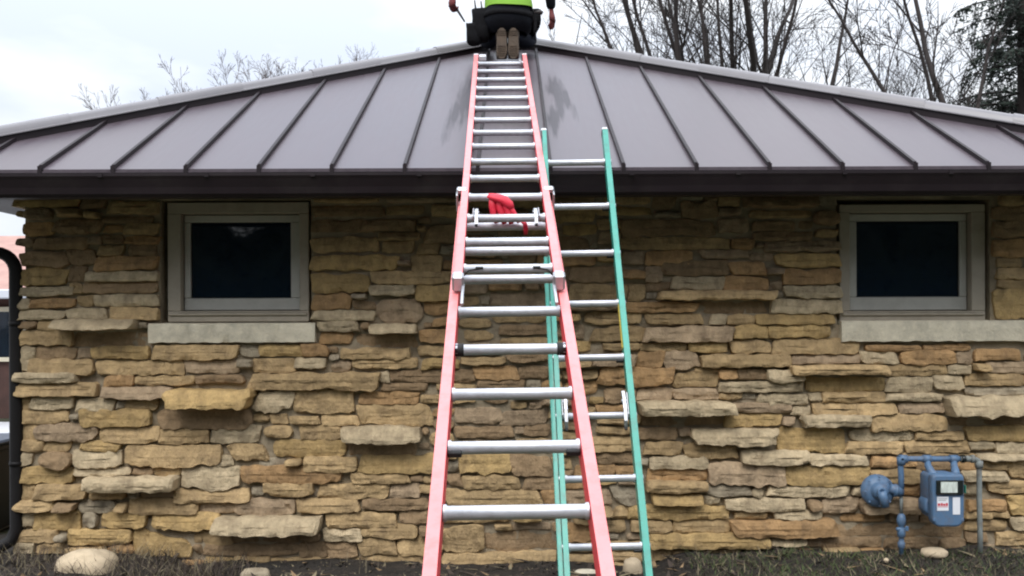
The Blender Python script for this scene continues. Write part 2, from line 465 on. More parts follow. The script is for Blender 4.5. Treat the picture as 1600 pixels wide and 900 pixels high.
w.add([(WL, DW+.012, -.15), (WL, DW+.22, -.15), (WL, DW+.22, WT), (WL, DW+.012, WT)], [(0, 1, 2, 3)])
wall = w.build('wall', M_MORTAR, house)

# measured ledgestones: left, top, right, bottom on the photo, how far proud (cm), colour, shape
ST = """
95 500 218 515 11 w c|33 516 115 538 3 t|65 502 94 515 3 t|120 519 234 540 1 b|148 541 235 559 4 g|30 542 57 581 3 w|59 540 121 560 2 b|50 562 148 586 4 t c|29 583 125 597 6 w c
155 563 288 584 3 t|243 540 372 562 4 t|292 564 372 582 2 k|168 588 210 602 4 o|30 598 155 617 5 t|165 605 272 622 6 k c|29 620 50 640 3 t|52 620 118 638 4 w|124 622 182 641 4 w|200 624 247 640 3 t
271 608 400 634 15 g s|29 641 108 660 3 t|130 640 238 665 5 g|250 636 395 669 4 b r|58 662 155 688 4 k r|160 667 250 691 3 t c|252 670 327 693 4 t|334 665 407 691 4 w|29 662 56 686 2 t|28 688 70 704 3 t|72 690 110 704 2 t|130 688 190 703 3 g
27 706 52 727 3 w|68 706 116 730 6 b r|119 703 192 729 4 w c|200 695 347 727 4 t c|337 712 365 726 3 w|362 692 416 717 4 t|27 729 118 753 4 g|120 729 206 741 5 w c|145 743 282 763 12 w c|245 726 284 741 3 t|288 728 375 762 4 w|27 755 57 780 3 t|59 756 138 778 5 t|27 780 88 796 5 t c
276 763 390 782 4 t|126 781 182 798 3 y r|205 779 310 801 5 t c|312 782 367 799 2 k|369 779 460 803 3 k|57 798 126 826 3 g|27 797 55 823 3 w|134 799 153 824 4 y r|164 799 230 823 4 g|242 799 342 826 5 g c|340 805 503 828 12 w|27 826 90 845 4 t|112 826 206 849 5 g c|212 824 300 870 3 g T|318 830 360 850 2 t
26 847 56 861 4 w|60 848 108 862 3 t|172 849 211 867 5 o r|362 831 465 846 1 b|320 850 465 866 2 b|367 869 421 881 3 t
500 502 562 517 4 w|502 519 550 536 3 o|582 507 652 520 10 w|560 523 650 541 1 b|408 540 472 555 3 g|474 538 513 556 5 o|535 544 640 560 4 t|552 560 652 575 4 t c|463 560 510 574 4 w|398 561 462 582 2 t|395 582 592 607 6 t|594 580 608 598 3 w|611 578 740 596 3 b|597 599 667 609 3 b
403 611 458 643 4 w|460 610 553 644 3 t|563 612 655 630 3 o|562 632 673 664 3 t|505 648 560 664 2 t|425 647 450 661 2 t|415 665 457 681 3 t r|470 664 534 685 3 t|538 666 657 688 10 w|430 687 540 712 3 g r|544 692 650 709 1 b
408 715 445 729 2 y c|477 713 557 735 5 t|563 711 692 738 4 g|551 738 638 753 4 t|380 728 532 753 5 o c|415 754 490 773 5 t c|500 755 606 777 3 t|611 754 655 775 3 k|657 757 690 769 3 t|466 778 560 798 4 t|568 779 668 795 4 b c
511 799 618 821 4 t|625 797 670 817 3 b c|508 825 564 843 5 w|567 819 652 837 4 t r|561 840 618 863 4 t|622 838 690 865 3 t r|468 846 509 868 2 b|512 846 556 868 3 b|425 870 560 887 3 t|566 864 682 886 3 t|380 870 416 884 3 t
711 578 738 596 3 b|742 573 808 592 3 o|811 573 854 590 3 b|747 594 818 605 3 b|711 638 782 660 2 k|784 641 854 662 2 k|818 664 858 680 3 b|711 667 800 683 3 b|718 709 796 737 3 g|798 711 858 742 3 b|700 741 721 758 3 b|724 742 810 762 3 t|818 744 868 763 3 b|698 765 843 790 4 t|848 765 873 789 3 o|690 822 754 859 4 t|757 829 868 857 1 b|690 862 866 884 4 t
925 510 1005 532 2 t|935 575 1050 601 5 o|995 550 1033 574 4 o|1035 549 1088 575 3 k|1093 554 1230 572 6 t|1054 581 1120 603 3 t|1085 574 1119 581 2 t|1122 577 1148 591 5 o|1150 577 1194 592 3 b|1196 578 1250 596 6 w c|1121 597 1250 611 5 w|995 606 1049 624 3 k|1051 608 1118 623 4 k|1121 613 1155 623 3 t|1158 613 1180 622 2 y|1183 614 1231 629 3 w|996 626 1140 645 13 w|1142 629 1233 643 4 k|1131 646 1217 664 3 g|1000 650 1127 664 1 b
1080 669 1208 692 8 w s|995 668 1055 685 3 b|1212 668 1316 706 3 g|1006 690 1062 708 3 t|1067 692 1147 714 4 t|1013 712 1103 730 4 w|1155 703 1258 723 6 w c|1105 722 1221 757 5 k|1010 732 1101 748 3 o|1008 751 1100 766 8 t c|1100 756 1168 773 3 y|1172 760 1188 774 4 w r|1197 759 1320 774 5 w|1224 727 1352 757 5 g|1262 709 1350 725 4 w
1096 774 1121 785 3 w|1130 778 1252 796 5 w c|1146 798 1194 808 3 t|1206 797 1278 808 5 w|1281 777 1336 799 4 k|980 788 1134 809 4 g|1051 811 1136 829 3 t|1140 811 1300 835 7 o|985 813 1046 829 5 t c|1012 832 1196 853 6 g|1201 838 1254 850 5 w|1258 839 1372 852 2 b|1051 858 1155 883 3 t|1158 857 1222 883 1 b|1229 857 1266 868 3 o
930 707 990 722 3 b|962 728 997 743 3 o|897 726 958 741 3 o|956 758 1002 786 3 y|885 765 952 786 3 k|957 790 1008 808 3 t|882 819 930 843 3 o|885 866 932 881 3 t|935 845 1008 857 3 t|936 860 1005 874 3 t
1200 508 1293 526 4 g|1205 530 1338 552 3 t|1236 555 1340 567 4 k|1230 570 1376 583 10 t|1258 590 1379 612 2 g c|1342 551 1397 568 4 w|1405 549 1488 569 3 o|1492 549 1513 568 3 k|1520 546 1588 561 3 o|1350 540 1434 548 3 o|1440 539 1512 547 3 o|1378 571 1474 586 3 t|1478 571 1512 583 3 w|1540 566 1620 582 3 k|1383 590 1453 613 2 w|1381 615 1466 625 5 w
1457 587 1500 608 3 w|1505 585 1592 601 4 t|1505 604 1600 617 2 y|1473 619 1602 646 12 w|1482 650 1610 663 1 b|1200 617 1258 631 3 w|1262 615 1280 625 3 w|1282 614 1378 627 3 t|1267 630 1396 647 4 t|1234 634 1262 646 3 w|1248 648 1352 664 7 w s|1402 630 1470 644 3 k|1357 647 1473 672 4 t|1506 666 1610 686 4 g|1325 670 1424 688 3 w r|1427 674 1500 685 4 t|1320 690 1406 707 3 t|1410 688 1508 705 4 t|1511 690 1548 700 4 w|1552 690 1615 706 4 w
1200 707 1258 722 3 t|1408 708 1520 714 3 t|1522 708 1597 717 6 w c|1358 713 1425 728 4 o|1428 722 1482 733 2 b|1530 720 1570 733 3 t|1573 720 1625 746 3 t|1500 736 1566 749 4 w|1357 733 1437 752 4 t|1330 760 1354 772 4 w|1380 757 1432 772 3 o|1540 751 1600 768 4 t|1500 755 1527 772 3 w|1340 776 1432 798 8 k|1508 780 1565 796 4 o|1572 772 1625 806 4 g|1505 798 1542 808 4 t|1546 798 1570 806 4 t|1300 818 1360 835 1 b|1362 816 1500 837 1 b|1285 855 1338 864 5 t|1380 840 1460 855 2 b|1575 808 1625 826 4 w|1505 812 1568 826 3 t
1210 398 1310 417 3 g|1222 422 1310 444 3 o|1225 448 1310 465 4 w|1204 468 1312 489 4 w|1180 491 1300 506 4 g|1195 379 1310 393 4 k|1550 376 1625 401 3 o|1556 404 1592 417 3 t|1556 420 1625 435 3 t|1551 452 1625 498 3 g|1558 437 1625 449 3 t|1550 325 1625 345 3 b|1550 348 1625 372 3 b
970 345 1115 368 3 b|970 372 1138 389 3 t|970 393 1004 413 3 k|1009 393 1080 414 3 o|1095 392 1166 403 4 k|1033 408 1138 430 3 b r|1140 410 1193 429 4 o|1048 434 1129 451 4 w|1131 433 1197 454 4 o|1028 455 1207 468 8 t|1095 472 1195 489 1 b|1008 417 1034 440 3 k|1008 442 1045 454 2 b|982 445 1006 470 3 t|975 473 1088 487 5 o|1178 364 1266 376 3 b|1065 317 1118 341 3 b|890 418 962 442 3 b|890 446 978 470 3 t|915 489 1000 506 3 t|1010 491 1095 506 3 t|1110 491 1131 507 5 w|1137 493 1178 506 3 t
1006 511 1141 533 6 k|1075 535 1132 550 4 g|1145 508 1196 528 4 g|1140 532 1200 550 3 t|1000 536 1070 548 3 t
489 345 592 362 2 b|489 373 592 393 3 t|594 365 656 375 5 t|600 378 646 396 3 t|489 400 622 421 4 g|645 400 690 425 3 t|655 382 686 397 3 t|490 430 578 456 4 g|582 425 706 444 4 t c|580 447 648 461 5 w|652 447 710 469 4 g|490 461 549 483 3 o|590 467 660 505 3 k r|490 486 586 500 4 w|668 352 720 380 3 b|570 345 650 361 3 b
34 420 108 445 3 g|35 450 118 462 4 w|33 467 50 483 3 w|52 467 120 480 4 o|31 485 105 499 4 w|155 402 248 422 4 o|140 425 248 439 5 w|135 442 247 458 3 b|152 461 249 477 4 w|110 483 170 499 4 w|178 481 250 500 4 t|110 390 153 414 3 b|112 416 137 440 3 b|116 443 133 458 3 t|60 373 140 389 4 b|38 395 108 417 3 b|165 368 195 381 3 b|200 350 249 366 3 t|175 316 250 334 4 t|205 384 246 399 3 b|165 340 240 348 3 b
"""
stones = []
for row in ST.strip().splitlines():
    for e in row.split('|'):
        p = e.split()
        stones.append([float(p[0]), float(p[1]), float(p[2]), float(p[3]), float(p[4]), p[5], p[6] if len(p) > 6 else ''])

# smaller ledgestones fill whatever the measured ones leave open
CW, CH, CX0, CY0 = 824, 296, 28, 306
occ = [bytearray(CW) for _ in range(CH)]
def block(x0, y0, x1, y1, mg=2):
    for j in range(max(0, int((y0-mg-CY0)/2)), min(CH, int((y1+mg-CY0)/2)+1)):
        a, b_ = max(0, int((x0-mg-CX0)/2)), min(CW, int((x1+mg-CX0)/2)+1)
        if b_ > a: occ[j][a:b_] = b'\x01'*(b_-a)
for s in stones: block(*s[:4], 2)
for r in ((250, 308, 488, 507), (234, 503, 498, 538), (1306, 306, 1548, 506), (1304, 498, 1632, 536)): block(*r, 0)
for i in range(CH): pass
def fill(minw, minh, maxw, maxh, prob, cols):
    for j in range(CH-minh):
        i = 0
        while i < CW-minw:
            if any(occ[j][i:i+minw]) : i += 1; continue
            if rng.random() > prob: i += rng.randint(1, 6); continue
            tw, th = rng.randint(minw, maxw), rng.randint(minh, maxh)
            ww = minw
            while ww < tw and i+ww < CW and not occ[j][i+ww]: ww += 1
            hh = 1
            while hh < th and j+hh < CH and not any(occ[j+hh][i:i+ww]): hh += 1
            if hh < minh:
                while ww > minw and hh < minh:
                    ww -= 2; hh = 1
                    while hh < th and j+hh < CH and not any(occ[j+hh][i:i+ww]): hh += 1
                if hh < minh: i += 1; continue
            x0, y0 = CX0+i*2, CY0+j*2
            x1, y1 = x0+ww*2, y0+hh*2
            stones.append([x0+1, y0+1, x1-1, y1-1, rng.choice((2, 2, 3, 4, 5, 7)), rng.choice(cols), rng.choice(('', '', 'c', 'r', ''))])
            block(x0, y0, x1, y1, 2)
            i += ww
fill(16, 6, 60, 11, .5, 'tttgbbok')
fill(9, 5, 40, 9, .6, 'ttgbbkky')
fill(6, 4, 20, 6, .45, 'tbkyy')

def stone_mesh(mb, x0, z0, x1, z1, prot, shape, rg, back=.03, mi=0, frame=None):
    """a split-faced ledgestone; frame maps (x, out, z) to the world"""
    hw, hh = (x1-x0)/2, (z1-z0)/2
    cx, cz = (x0+x1)/2, (z0+z1)/2
    per = 4*(hw+hh)
    n = max(18, min(64, int(per/.028)))
    ex = 2.4 if shape == 'r' else rg.uniform(4.0, 7.0)
    seed = Vector((rg.uniform(-50, 50), rg.uniform(-50, 50), 0))
    tl, tr = rg.uniform(.72, 1.0), rg.uniform(.72, 1.0)       # the ends taper
    side = rg.choice((1, -1))
    sk = rg.uniform(-.35, .35)*hh
    out = []
    for k in range(n):
        # walk the outline at an even pace
        d = per*k/n
        if d < 2*hw: x, z = -hw+d, -hh
        elif d < 2*hw+2*hh: x, z = hw, -hh+(d-2*hw)
        elif d < 4*hw+2*hh: x, z = hw-(d-2*hw-2*hh), hh
        else: x, z = -hw, hh-(d-4*hw-2*hh)
        # round the corners
        u, v = x/hw, z/hh
        cr = min(hh*(.95 if shape == 'r' else rg.uniform(.14, .34)), hw)
        mx_, mz_ = hw-cr, hh-cr
        if abs(x) > mx_ and abs(z) > mz_:
            qx, qz = abs(x)-mx_, abs(z)-mz_
            l = max((qx**ex+qz**ex)**(1/ex), 1e-6) if shape != 'r' else max(math.hypot(qx, qz), 1e-6)
            m_ = max(qx, qz)
            if shape == 'r' or l > 0:
                e2 = 2.0
                l2 = (qx**e2+qz**e2)**(1/e2)
                qx, qz = qx/l2*m_, qz/l2*m_
            x = math.copysign(mx_+qx, x); z = math.copysign(mz_+qz, z)
        t = (x/hw+1)/2
        tap = tl+(1-tl)*min(1, t*3) if t < .5 else tr+(1-tr)*min(1, (1-t)*3)
        if shape == 'c':
            if z < 0: z *= .55+.45*math.sin(math.pi*min(max(t, 0), 1))**.5
        elif shape == 'T':
            if z > 0: z = -hh + (z+hh)*(1.0 - .55*t)
        elif shape == 's':
            x += -.35*hh*math.copysign(1, x)*(1 if z < 0 else -.3)
        elif z*side > 0: z *= tap
        j1 = noise.noise(Vector((x*11, z*11, 0))+seed)*.30*hh + noise.noise(Vector((x*34, z*34, 4))+seed)*(.20 if z < 0 else .12)*hh
        x += sk*v if shape in ('',) else 0
        x += noise.noise(Vector((z*13, x*9, 8))+seed)*.010
        out.append((x, z+j1))
    med = max(hw-hh*.9, 0)
    tilt = rg.uniform(.0, .34)
    def ring(fr, o, amp):
        vs2 = []
        for x, z in out:
            mx2 = max(-med, min(med, x))
            px_, pz_ = x+(mx2-x)*fr, z*(1-fr)
            nz = noise.noise(Vector((px_*16, pz_*22, 2))+seed)*amp + noise.noise(Vector((px_*45, pz_*40, 7))+seed)*amp*.5
            oo = (o*(1-tilt*pz_/hh) if o > 0 else o) + nz
            p = (cx+px_, oo, cz+pz_)
            vs2.append(frame(*p) if frame else (p[0], DW-p[1], p[2]))
        return vs2
    ins = min(.004/hh, .25)
    amp = min(.016, prot*.5)
    rings = [ring(0, -back, 0), ring(0, prot*.86, amp*.6), ring(ins, prot*.98, amp), ring(.5, prot*1.04+.002, amp), ring(.9, prot*1.06+.002, amp)]
    vs2 = [p for r_ in rings for p in r_]
    f2 = []
    for r_ in range(len(rings)-1):
        for k in range(n):
            k2 = (k+1) % n
            f2.append((r_*n+k, r_*n+k2, (r_+1)*n+k2, (r_+1)*n+k))
    f2.append(tuple((len(rings)-1)*n+k for k in range(n)))
    mb.add(vs2, f2, mi, True)

order = sorted(range(len(stones)), key=lambda i: -(stones[i][2]-stones[i][0])*(stones[i][3]-stones[i][1]) * (0 if stones[i][0] > 1595 else 1))
singles = set(order[:296])
rest = MB()
keys = list(MS)
for i, (x0, y0, x1, y1, pr, c, shp) in enumerate(stones):
    rg = random.Random(1000+i)
    mid = (x0+x1)/2
    back = .03 if x0 > 60 else .16
    a = (wx(x0-1.6), wz(y1+1.4, mid), wx(min(x1+1.6, 1672)), wz(y0-1.4, mid), max(pr, 1)*(.0105 if pr < 6 else .0130) + (rg.uniform(-.004, .014) if pr > 1 else -.002), shp, rg, back)
    if i in singles:
        mb = MB(); stone_mesh(mb, *a)
        mb.build('stone', MS[c], wall, sharp=26)
    else:
        stone_mesh(rest, *a, mi=keys.index(c))
tag(rest.build('small_stones', [MS[k] for k in keys], wall, sharp=38), kind='stuff')

# ledgestone on the left flank, round the corner from the photographer
flank = MB()
rg = random.Random(5)
z = .0
while z < WT-.05:
    h_ = rg.uniform(.05, .11); y = DW+.17
    while y < WB-.1:
        l_ = rg.uniform(.12, .5)
        stone_mesh(flank, y, z, min(y+l_, WB), min(z+h_, WT), rg.uniform(.02, .05), rg.choice(('', 'c', 'r', '')), rg, .03, rg.randrange(len(keys)), lambda a, o, c: (WL-o, a, c))
        y += l_+.012
    z += h_+.012
tag(flank.build('flank_stones', [MS[k] for k in keys], wall, sharp=38), kind='stuff')

# windows
def window(cas, sash, glass, wlabel):
    """rectangles x0, y0, x1, y1 on the photo for casing, sash and glass"""
    wd = empty('window', (wx((cas[0]+cas[2])/2), DW, wz(cas[3], cas[0])), house)
    wd['label'] = wlabel
    def rect(r, d):
        k = d/1400.0; mid = (r[0]+r[2])/2
        zz = lambda py: CAM_H + (505-(py+(mid-800)*.004))*k
        return ((r[0]-800)*k, zz(r[3]), (r[2]-800)*k, zz(r[1]))
    def ringf(name, o, i, y0, y1, m, bev=.004, lower=None):
        parts = [((o[0], i[3]), (o[2], o[3])), ((o[0], o[1]), (o[2], i[1])), ((o[0], i[1]), (i[0], i[3])), ((i[2], i[1]), (o[2], i[3]))]
        b_ = MB()
        for p, q in parts:
            b_.box((p[0]+.0006, y0, p[1]+.0006), (q[0]-.0006, y1, q[1]-.0006), bevel=bev)
        return b_.build(name, m, wd)
    yc, ysh, yg = DW+.005, DW+.058, DW+.082
    co, si, gi = rect(cas, yc), rect(sash, ysh), rect(glass, yg)
    ci = (si[0]-.004, si[1]-.004, si[2]+.004, si[3]+.004)
    ringf('casing', co, ci, yc, DW+.17, M_TRIM)
    lip = MB()
    lip.box((co[0]+.015, yc-.016, ci[1]-.030), (co[2]-.015, yc+.004, ci[1]-.014), bevel=.003)
    lip.box((ci[0]-.02, yc-.009, ci[1]-.013), (ci[2]+.02, yc+.004, ci[1]-.003), bevel=.003)
    lip.build('drip_moulding', M_TRIM, wd)
    ringf('sash_frame', si, gi, ysh, DW+.10, M_SASH, .005)
    bead = (gi[0]+.006, gi[1]+.006, gi[2]-.006, gi[3]-.006)
    ringf('glazing_bead', (gi[0]+.0008, gi[1]+.0008, gi[2]-.0008, gi[3]-.0008), bead, yg-.010, DW+.095, M_GAP, .002)
    gl = MB(); gl.box((gi[0]-.004, yg, gi[1]-.004), (gi[2]+.004, yg+.006, gi[3]+.004)); gl.build('pane', M_GLASS, wd)
    return wd
window((262, 316, 483, 503), (288, 336, 470, 485), (300, 348, 456, 466), 'window whose pane mirrors bare trees')
window((1312, 319, 1540, 504), (1325, 334, 1511, 485), (1337, 346, 1497, 464), 'window beside the roof end above the gas meter')

def sill(x0, y0, x1, y1, name, seed):
    rg = random.Random(seed)
    mid = (x0+x1)/2
    xa, xb, za, zb = wx(x0), wx(x1), wz(y1, mid), wz(y0, mid)
    n = int((xb-xa)/.02)
    mb = MB(); vv = []
    prof = [(.16, 0), (-.052, 0), (-.062, .012), (-.064, .5), (-.060, .93), (-.05, 1.0), (.16, 1.06)]
    for i in range(n+1):
        x = xa+(xb-xa)*i/n
        for k, (o, t) in enumerate(prof):
            zz = za+(zb-za)*t; yy = DW+o
            if k in (1, 2): zz += noise.noise(Vector((x*14, seed, k)))*.009; 
            if 0 < k < 6: yy += noise.noise(Vector((x*11, seed+5, k*.7)))*.006
            vv.append((x, yy, zz))
    m_ = len(prof)
    f_ = [(i*m_+k, i*m_+(k+1) % m_, (i+1)*m_+(k+1) % m_, (i+1)*m_+k) for i in range(n) for k in range(m_)]
    f_ += [tuple(range(m_))[::-1], tuple(n*m_+k for k in range(m_))]
    mb.add(vv, f_, 0, True)
    return mb.build('window_sill', M_LIME, house, sharp=45)
sill(237, 505, 495, 535, 'sill', 3)
sill(1310, 501, 1628, 533, 'sill', 9)

# ------------------------------------------------------------------ roof
YE, SL = 5.25, .539
ZE = CAM_H + 243.0/1400.0*YE
YR = 8.27
ZR = ZE + (YR-YE)*SL
EL, ER, RL, RR = -3.90, 4.22, -.207, .224
YBK = 2*YR-YE
nrm = Vector((0, -SL, 1)).normalized()
def rz(y): return ZE+(y-YE)*SL
def hip_y(x):      # how far up the front slope reaches at x
    if x < RL: return YE+(YR-YE)*(x-EL)/(RL-EL)
    if x > RR: return YE+(YR-YE)*(ER-x)/(ER-RR)
    return YR
roof = empty('roof', (0.16, YE, ZE), house)
SP = .4267
seams = [-.6225+SP*k for k in range(-8, 12)]
seams = [s for s in seams if EL+.05 < s < ER-.05]
edges = [EL] + seams + [ER]
T = .012
for a, b_ in zip(edges[:-1], edges[1:]):
    pts = [(a+.001, YE), (b_-.001, YE), (b_-.001, hip_y(b_-.001))]
    for c in (RR, RL):
        if a < c < b_: pts.append((c, YR))
    pts.append((a+.001, hip_y(a+.001)))
    pts = [p for i, p in enumerate(pts) if i == 0 or (abs(p[0]-pts[i-1][0])+abs(p[1]-pts[i-1][1])) > 1e-4]
    if abs(pts[-1][1]-YE) < .01 and abs(pts[-1][0]-pts[0][0]) < 1e-4: pts.pop()
    mb = MB()
    top = [(x, y, rz(y)) for x, y in pts]; bot = [(x, y, rz(y)-T) for x, y in pts]
    n = len(pts)
    mb.add(top+bot, [tuple(range(n)), tuple(range(n, 2*n))[::-1]]+[(i, n+i, n+(i+1) % n, (i+1) % n) for i in range(n)])
    # the folded hem along the eave
    mb.box((a+.006, YE-.012, ZE-.022), (b_-.006, YE+.010, ZE-.0125))
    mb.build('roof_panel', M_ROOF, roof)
for s in seams:
    y1 = hip_y(s)-.03
    if y1-YE < .08: continue
    mb = MB()
    prof = [(-.010, 0), (-.009, .018), (-.011, .020), (-.011, .026), (.008, .026), (.008, 0)]
    mb.box((s-.012, YE-.020, ZE-.028), (s+.010, YE-.0045, ZE+.018))
    mb.sweep(prof, (s, YE-.004, ZE+.001), (s, y1, rz(y1)+.001), Vector((1, 0, 0)), Vector((0, 0, 1)))
    mb.build('standing_seam', M_ROOFDARK, roof)
# the other three slopes
ot = MB()
A, B, C, D = (EL, YE, ZE), (EL, YBK, ZE), (ER, YBK, ZE), (ER, YE, ZE)
R1, R2 = (RL, YR, ZR), (RR, YR, ZR)
ot.add([A, B, R1], [(0, 2, 1)]); ot.add([D, C, R2], [(0, 1, 2)]); ot.add([B, C, R2, R1], [(0, 3, 2, 1)])
for i in range(1, 14):
    y = YE+(YBK-YE)*i/14
    t = 1-abs(y-YR)/(YR-YE)
    for e, r_ in ((EL, RL), (ER, RR)):
        x1 = e+(r_-e)*t*.97
        ot.sweep([(-.01, 0), (-.01, .034), (.01, .034), (.01, 0)], (e, y, ZE), (x1, y, ZE+(ZR-ZE)*t*.97), Vector((0, 1, 0)), Vector((0, 0, 1)))
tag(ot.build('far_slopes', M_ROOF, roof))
# hip and ridge caps in overlapping lengths, standing on a dark closure strip
def cap(a, b_, seed, n):
    a, b_ = Vector(a), Vector(b_)
    d = (b_-a).normalized()
    side = d.cross(Vector((0, 0, 1))).normalized()
    if side.y > 0: side = -side            # towards the photographer
    for k in range(n):
        p, q = a+(b_-a)*(k/n), a+(b_-a)*((k+1)/n)
        rg = random.Random(seed*31+k)
        lift = .006*(k % 2) + rg.uniform(0, .003)
        mb = MB()
        R_ = .060+lift*.4
        pr = [(.086, .018), (.086, .024), (R_+.004, .030)]
        for k_ in range(9):
            an = math.pi*k_/8
            pr.append((R_*math.cos(an), .034+lift+R_*.95*math.sin(an)))
        pr += [(-R_-.004, .030), (-.086, .024), (-.086, .018)]
        mb.sweep(pr, p-d*.012, q+d*.004, side, Vector((0, 0, 1)))
        mb.build('hip_cap', M_RIDGE, roof, sharp=40)
    mb = MB()
    mb.sweep([(.074, -.08), (.074, .0175), (-.074, .0175), (-.074, -.08)], a+d*.02, b_-d*.02, side, Vector((0, 0, 1)))
    mb.build('closure_strip', M_ROOFDARK, roof)
cap(A, R1, 1, 8); cap(D, R2, 2, 9); cap(B, R1, 3, 1); cap(C, R2, 4, 1); cap(R1, R2, 5, 1)

# eaves: fascia, soffit, gutter
mb = MB()
mb.box((EL+.09, YE+.105, WT+.004), (ER-.09, YE+.125, ZE-.015)); mb.box((EL+.07, YE+.126, WT+.004), (EL+.09, YBK-.1, ZE-.015)); mb.box((ER-.09, YE+.126, WT+.004), (ER-.07, YBK-.1, ZE-.015))
mb.box((EL+.09, YBK-.12, WT+.004), (ER-.09, YBK-.1, ZE-.015))
mb.build('fascia', M_BROWN, house)
mb = MB(); mb.box((EL+.09, YE+.125, WT), (ER-.09, YBK-.12, WT+.003)); mb.build('soffit', M_SOFFIT, house)
GB = CAM_H + (505-301)/1400*5.14
GT = ZE-.026
gp = [(.10, GT), (.10, GB), (.020, GB), (.004, GB+.018), (-.004, GB+.055), (-.020, GT-.035), (-.028, GT-.018), (-.028, GT-.002), (-.018, GT), (-.014, GT-.006), (-.020, GT-.018), (-.012, GT-.032), (.004, GB+.055), (.024, GB+.008), (.096, GB+.008), (.096, GT)]
mb = MB()
mb.sweep([(p[0], p[1]) for p in gp], (EL-.02, YE, 0), (ER+.02, YE, 0), Vector((0, 1, 0)), Vector((0, 0, 1)))
mb.build('gutter', M_BROWN, house)
mb = MB(); mb.box((EL-.022, YE-.024, GB+.004), (EL-.0205, YE+.10, GT-.004)); mb.build('gutter_end_cap', M_BROWN, house)
for x in [EL+.25+.62*i for i in range(13)]:
    mb = MB(); mb.box((x, YE-.034, GT-.026), (x+.026, YE-.0285, GT-.004)); mb.build('gutter_hanger', M_BROWN, house)
# downspout at the left corner
dsx, dsy = wx(17)*.985, DW-.03
pts = [(dsx-.62, 5.32, GB+.01), (dsx-.62, 5.32, GB-.05)]
c0 = Vector((dsx-.62, 5.34, GB-.09)); c1 = Vector((dsx-.13, dsy-.01, wz(392)+.0))
pts += [tuple(c0), tuple(c0+(c1-c0)*.5), tuple(c1)]
for q in range(1, 7):
    an = math.radians(15*q)
    pts.append((dsx-.13+.13*math.sin(an), dsy, c1.z-.13*(1-math.cos(an))))
pts += [(dsx, dsy, 1.2), (dsx, dsy, .6), (dsx, dsy, .20), (dsx-.03, dsy-.02, .12), (dsx-.12, dsy-.08, .07), (dsx-.26, dsy-.15, .05)]
mb = MB(); mb.tube(pts, .041, 10); mb.build('downspout', M_BLACKPIPE, house)
for zz in (.62, 1.55):
    mb = MB(); mb.lathe((dsx, dsy, zz), (0, 0, 1), [(0, .0425), (.0, .045), (.028, .045), (.028, .0425)], 14); mb.box((dsx+.03, dsy-.002, zz), (dsx+.09, dsy+.02, zz+.028)); mb.build('downspout_strap', M_BLACKPIPE, house)

# ------------------------------------------------------------------ ladders
class Frame:
    """u across, v up the ladder, w out of the ladder towards whoever climbs it"""
    def __init__(self, o, u, v):
        self.o, self.v = Vector(o), Vector(v).normalized()
        u = Vector(u); self.u = (u - self.v*u.dot(self.v)).normalized()
        self.w = self.u.cross(self.v).normalized()
    def p(self, u, v, w=0.0): return self.o + self.u*u + self.v*v + self.w*w

def rail(fr, s, hw, v0, v1, w0, dep, fl, name, m, parent, t=.0045):
    """channel rail, web inside, flanges outward"""
    d = dep/2
    pr = [(0, -d), (fl, -d), (fl, -d+t), (t, -d+t), (t, d-t), (fl, d-t), (fl, d), (0, d)]
    mb = MB()
    mb.sweep([(s*(hw+p[0]), w0+p[1]) for p in pr], fr.p(0, v0), fr.p(0, v1), fr.u, fr.w)
    if isinstance(m, list): mb.m[7] = 1          # inner web painted deeper red for its shade and lesser fading
    if s < 0:
        mb.f = [f[::-1] for f in mb.f]
    return mb.build(name, m, parent)

def rung(fr, hw, v, w0, r, parent, seed=0, sides=14, ferr=True):
    rg = random.Random(seed)
    mb = MB()
    a, b_ = fr.p(-hw-.012, v, w0), fr.p(hw+.012, v, w0)
    ax = (b_-a).normalized(); L_ = (b_-a).length
    n1 = fr.v; n2 = fr.w
    prof = [(0, r*.92), (.012, r*.92), (.014, r*1.22), (.022, r*1.22), (.026, r), (L_-.026, r), (L_-.022, r*1.22), (L_-.014, r*1.22), (L_-.012, r*.92), (L_, r*.92)] if ferr else [(0, r), (L_, r)]
    vs_, fs = [], []
    for h, rr in prof:
        for k in range(sides):
            q = 2*math.pi*k/sides
            c_, s_ = math.cos(q), math.sin(q)
            flat = .72 if c_ > .72 else c_              # flat tread on the upper side
            rib = 1 + (.035 if k % 2 else 0)
            vs_.append(a + ax*h + (n1*flat + n2*s_*1.02)*rr*rib)
    for i in range(len(prof)-1):
        for k in range(sides):
            k2 = (k+1) % sides
            fs.append((i*sides+k, i*sides+k2, (i+1)*sides+k2, (i+1)*sides+k))
    fs.append(tuple(range(sides))[::-1]); fs.append(tuple((len(prof)-1)*sides+k for k in range(sides)))
    mb.add(vs_, fs, 0, True)
    return mb.build('rung', M_ALU, parent, sharp=50)

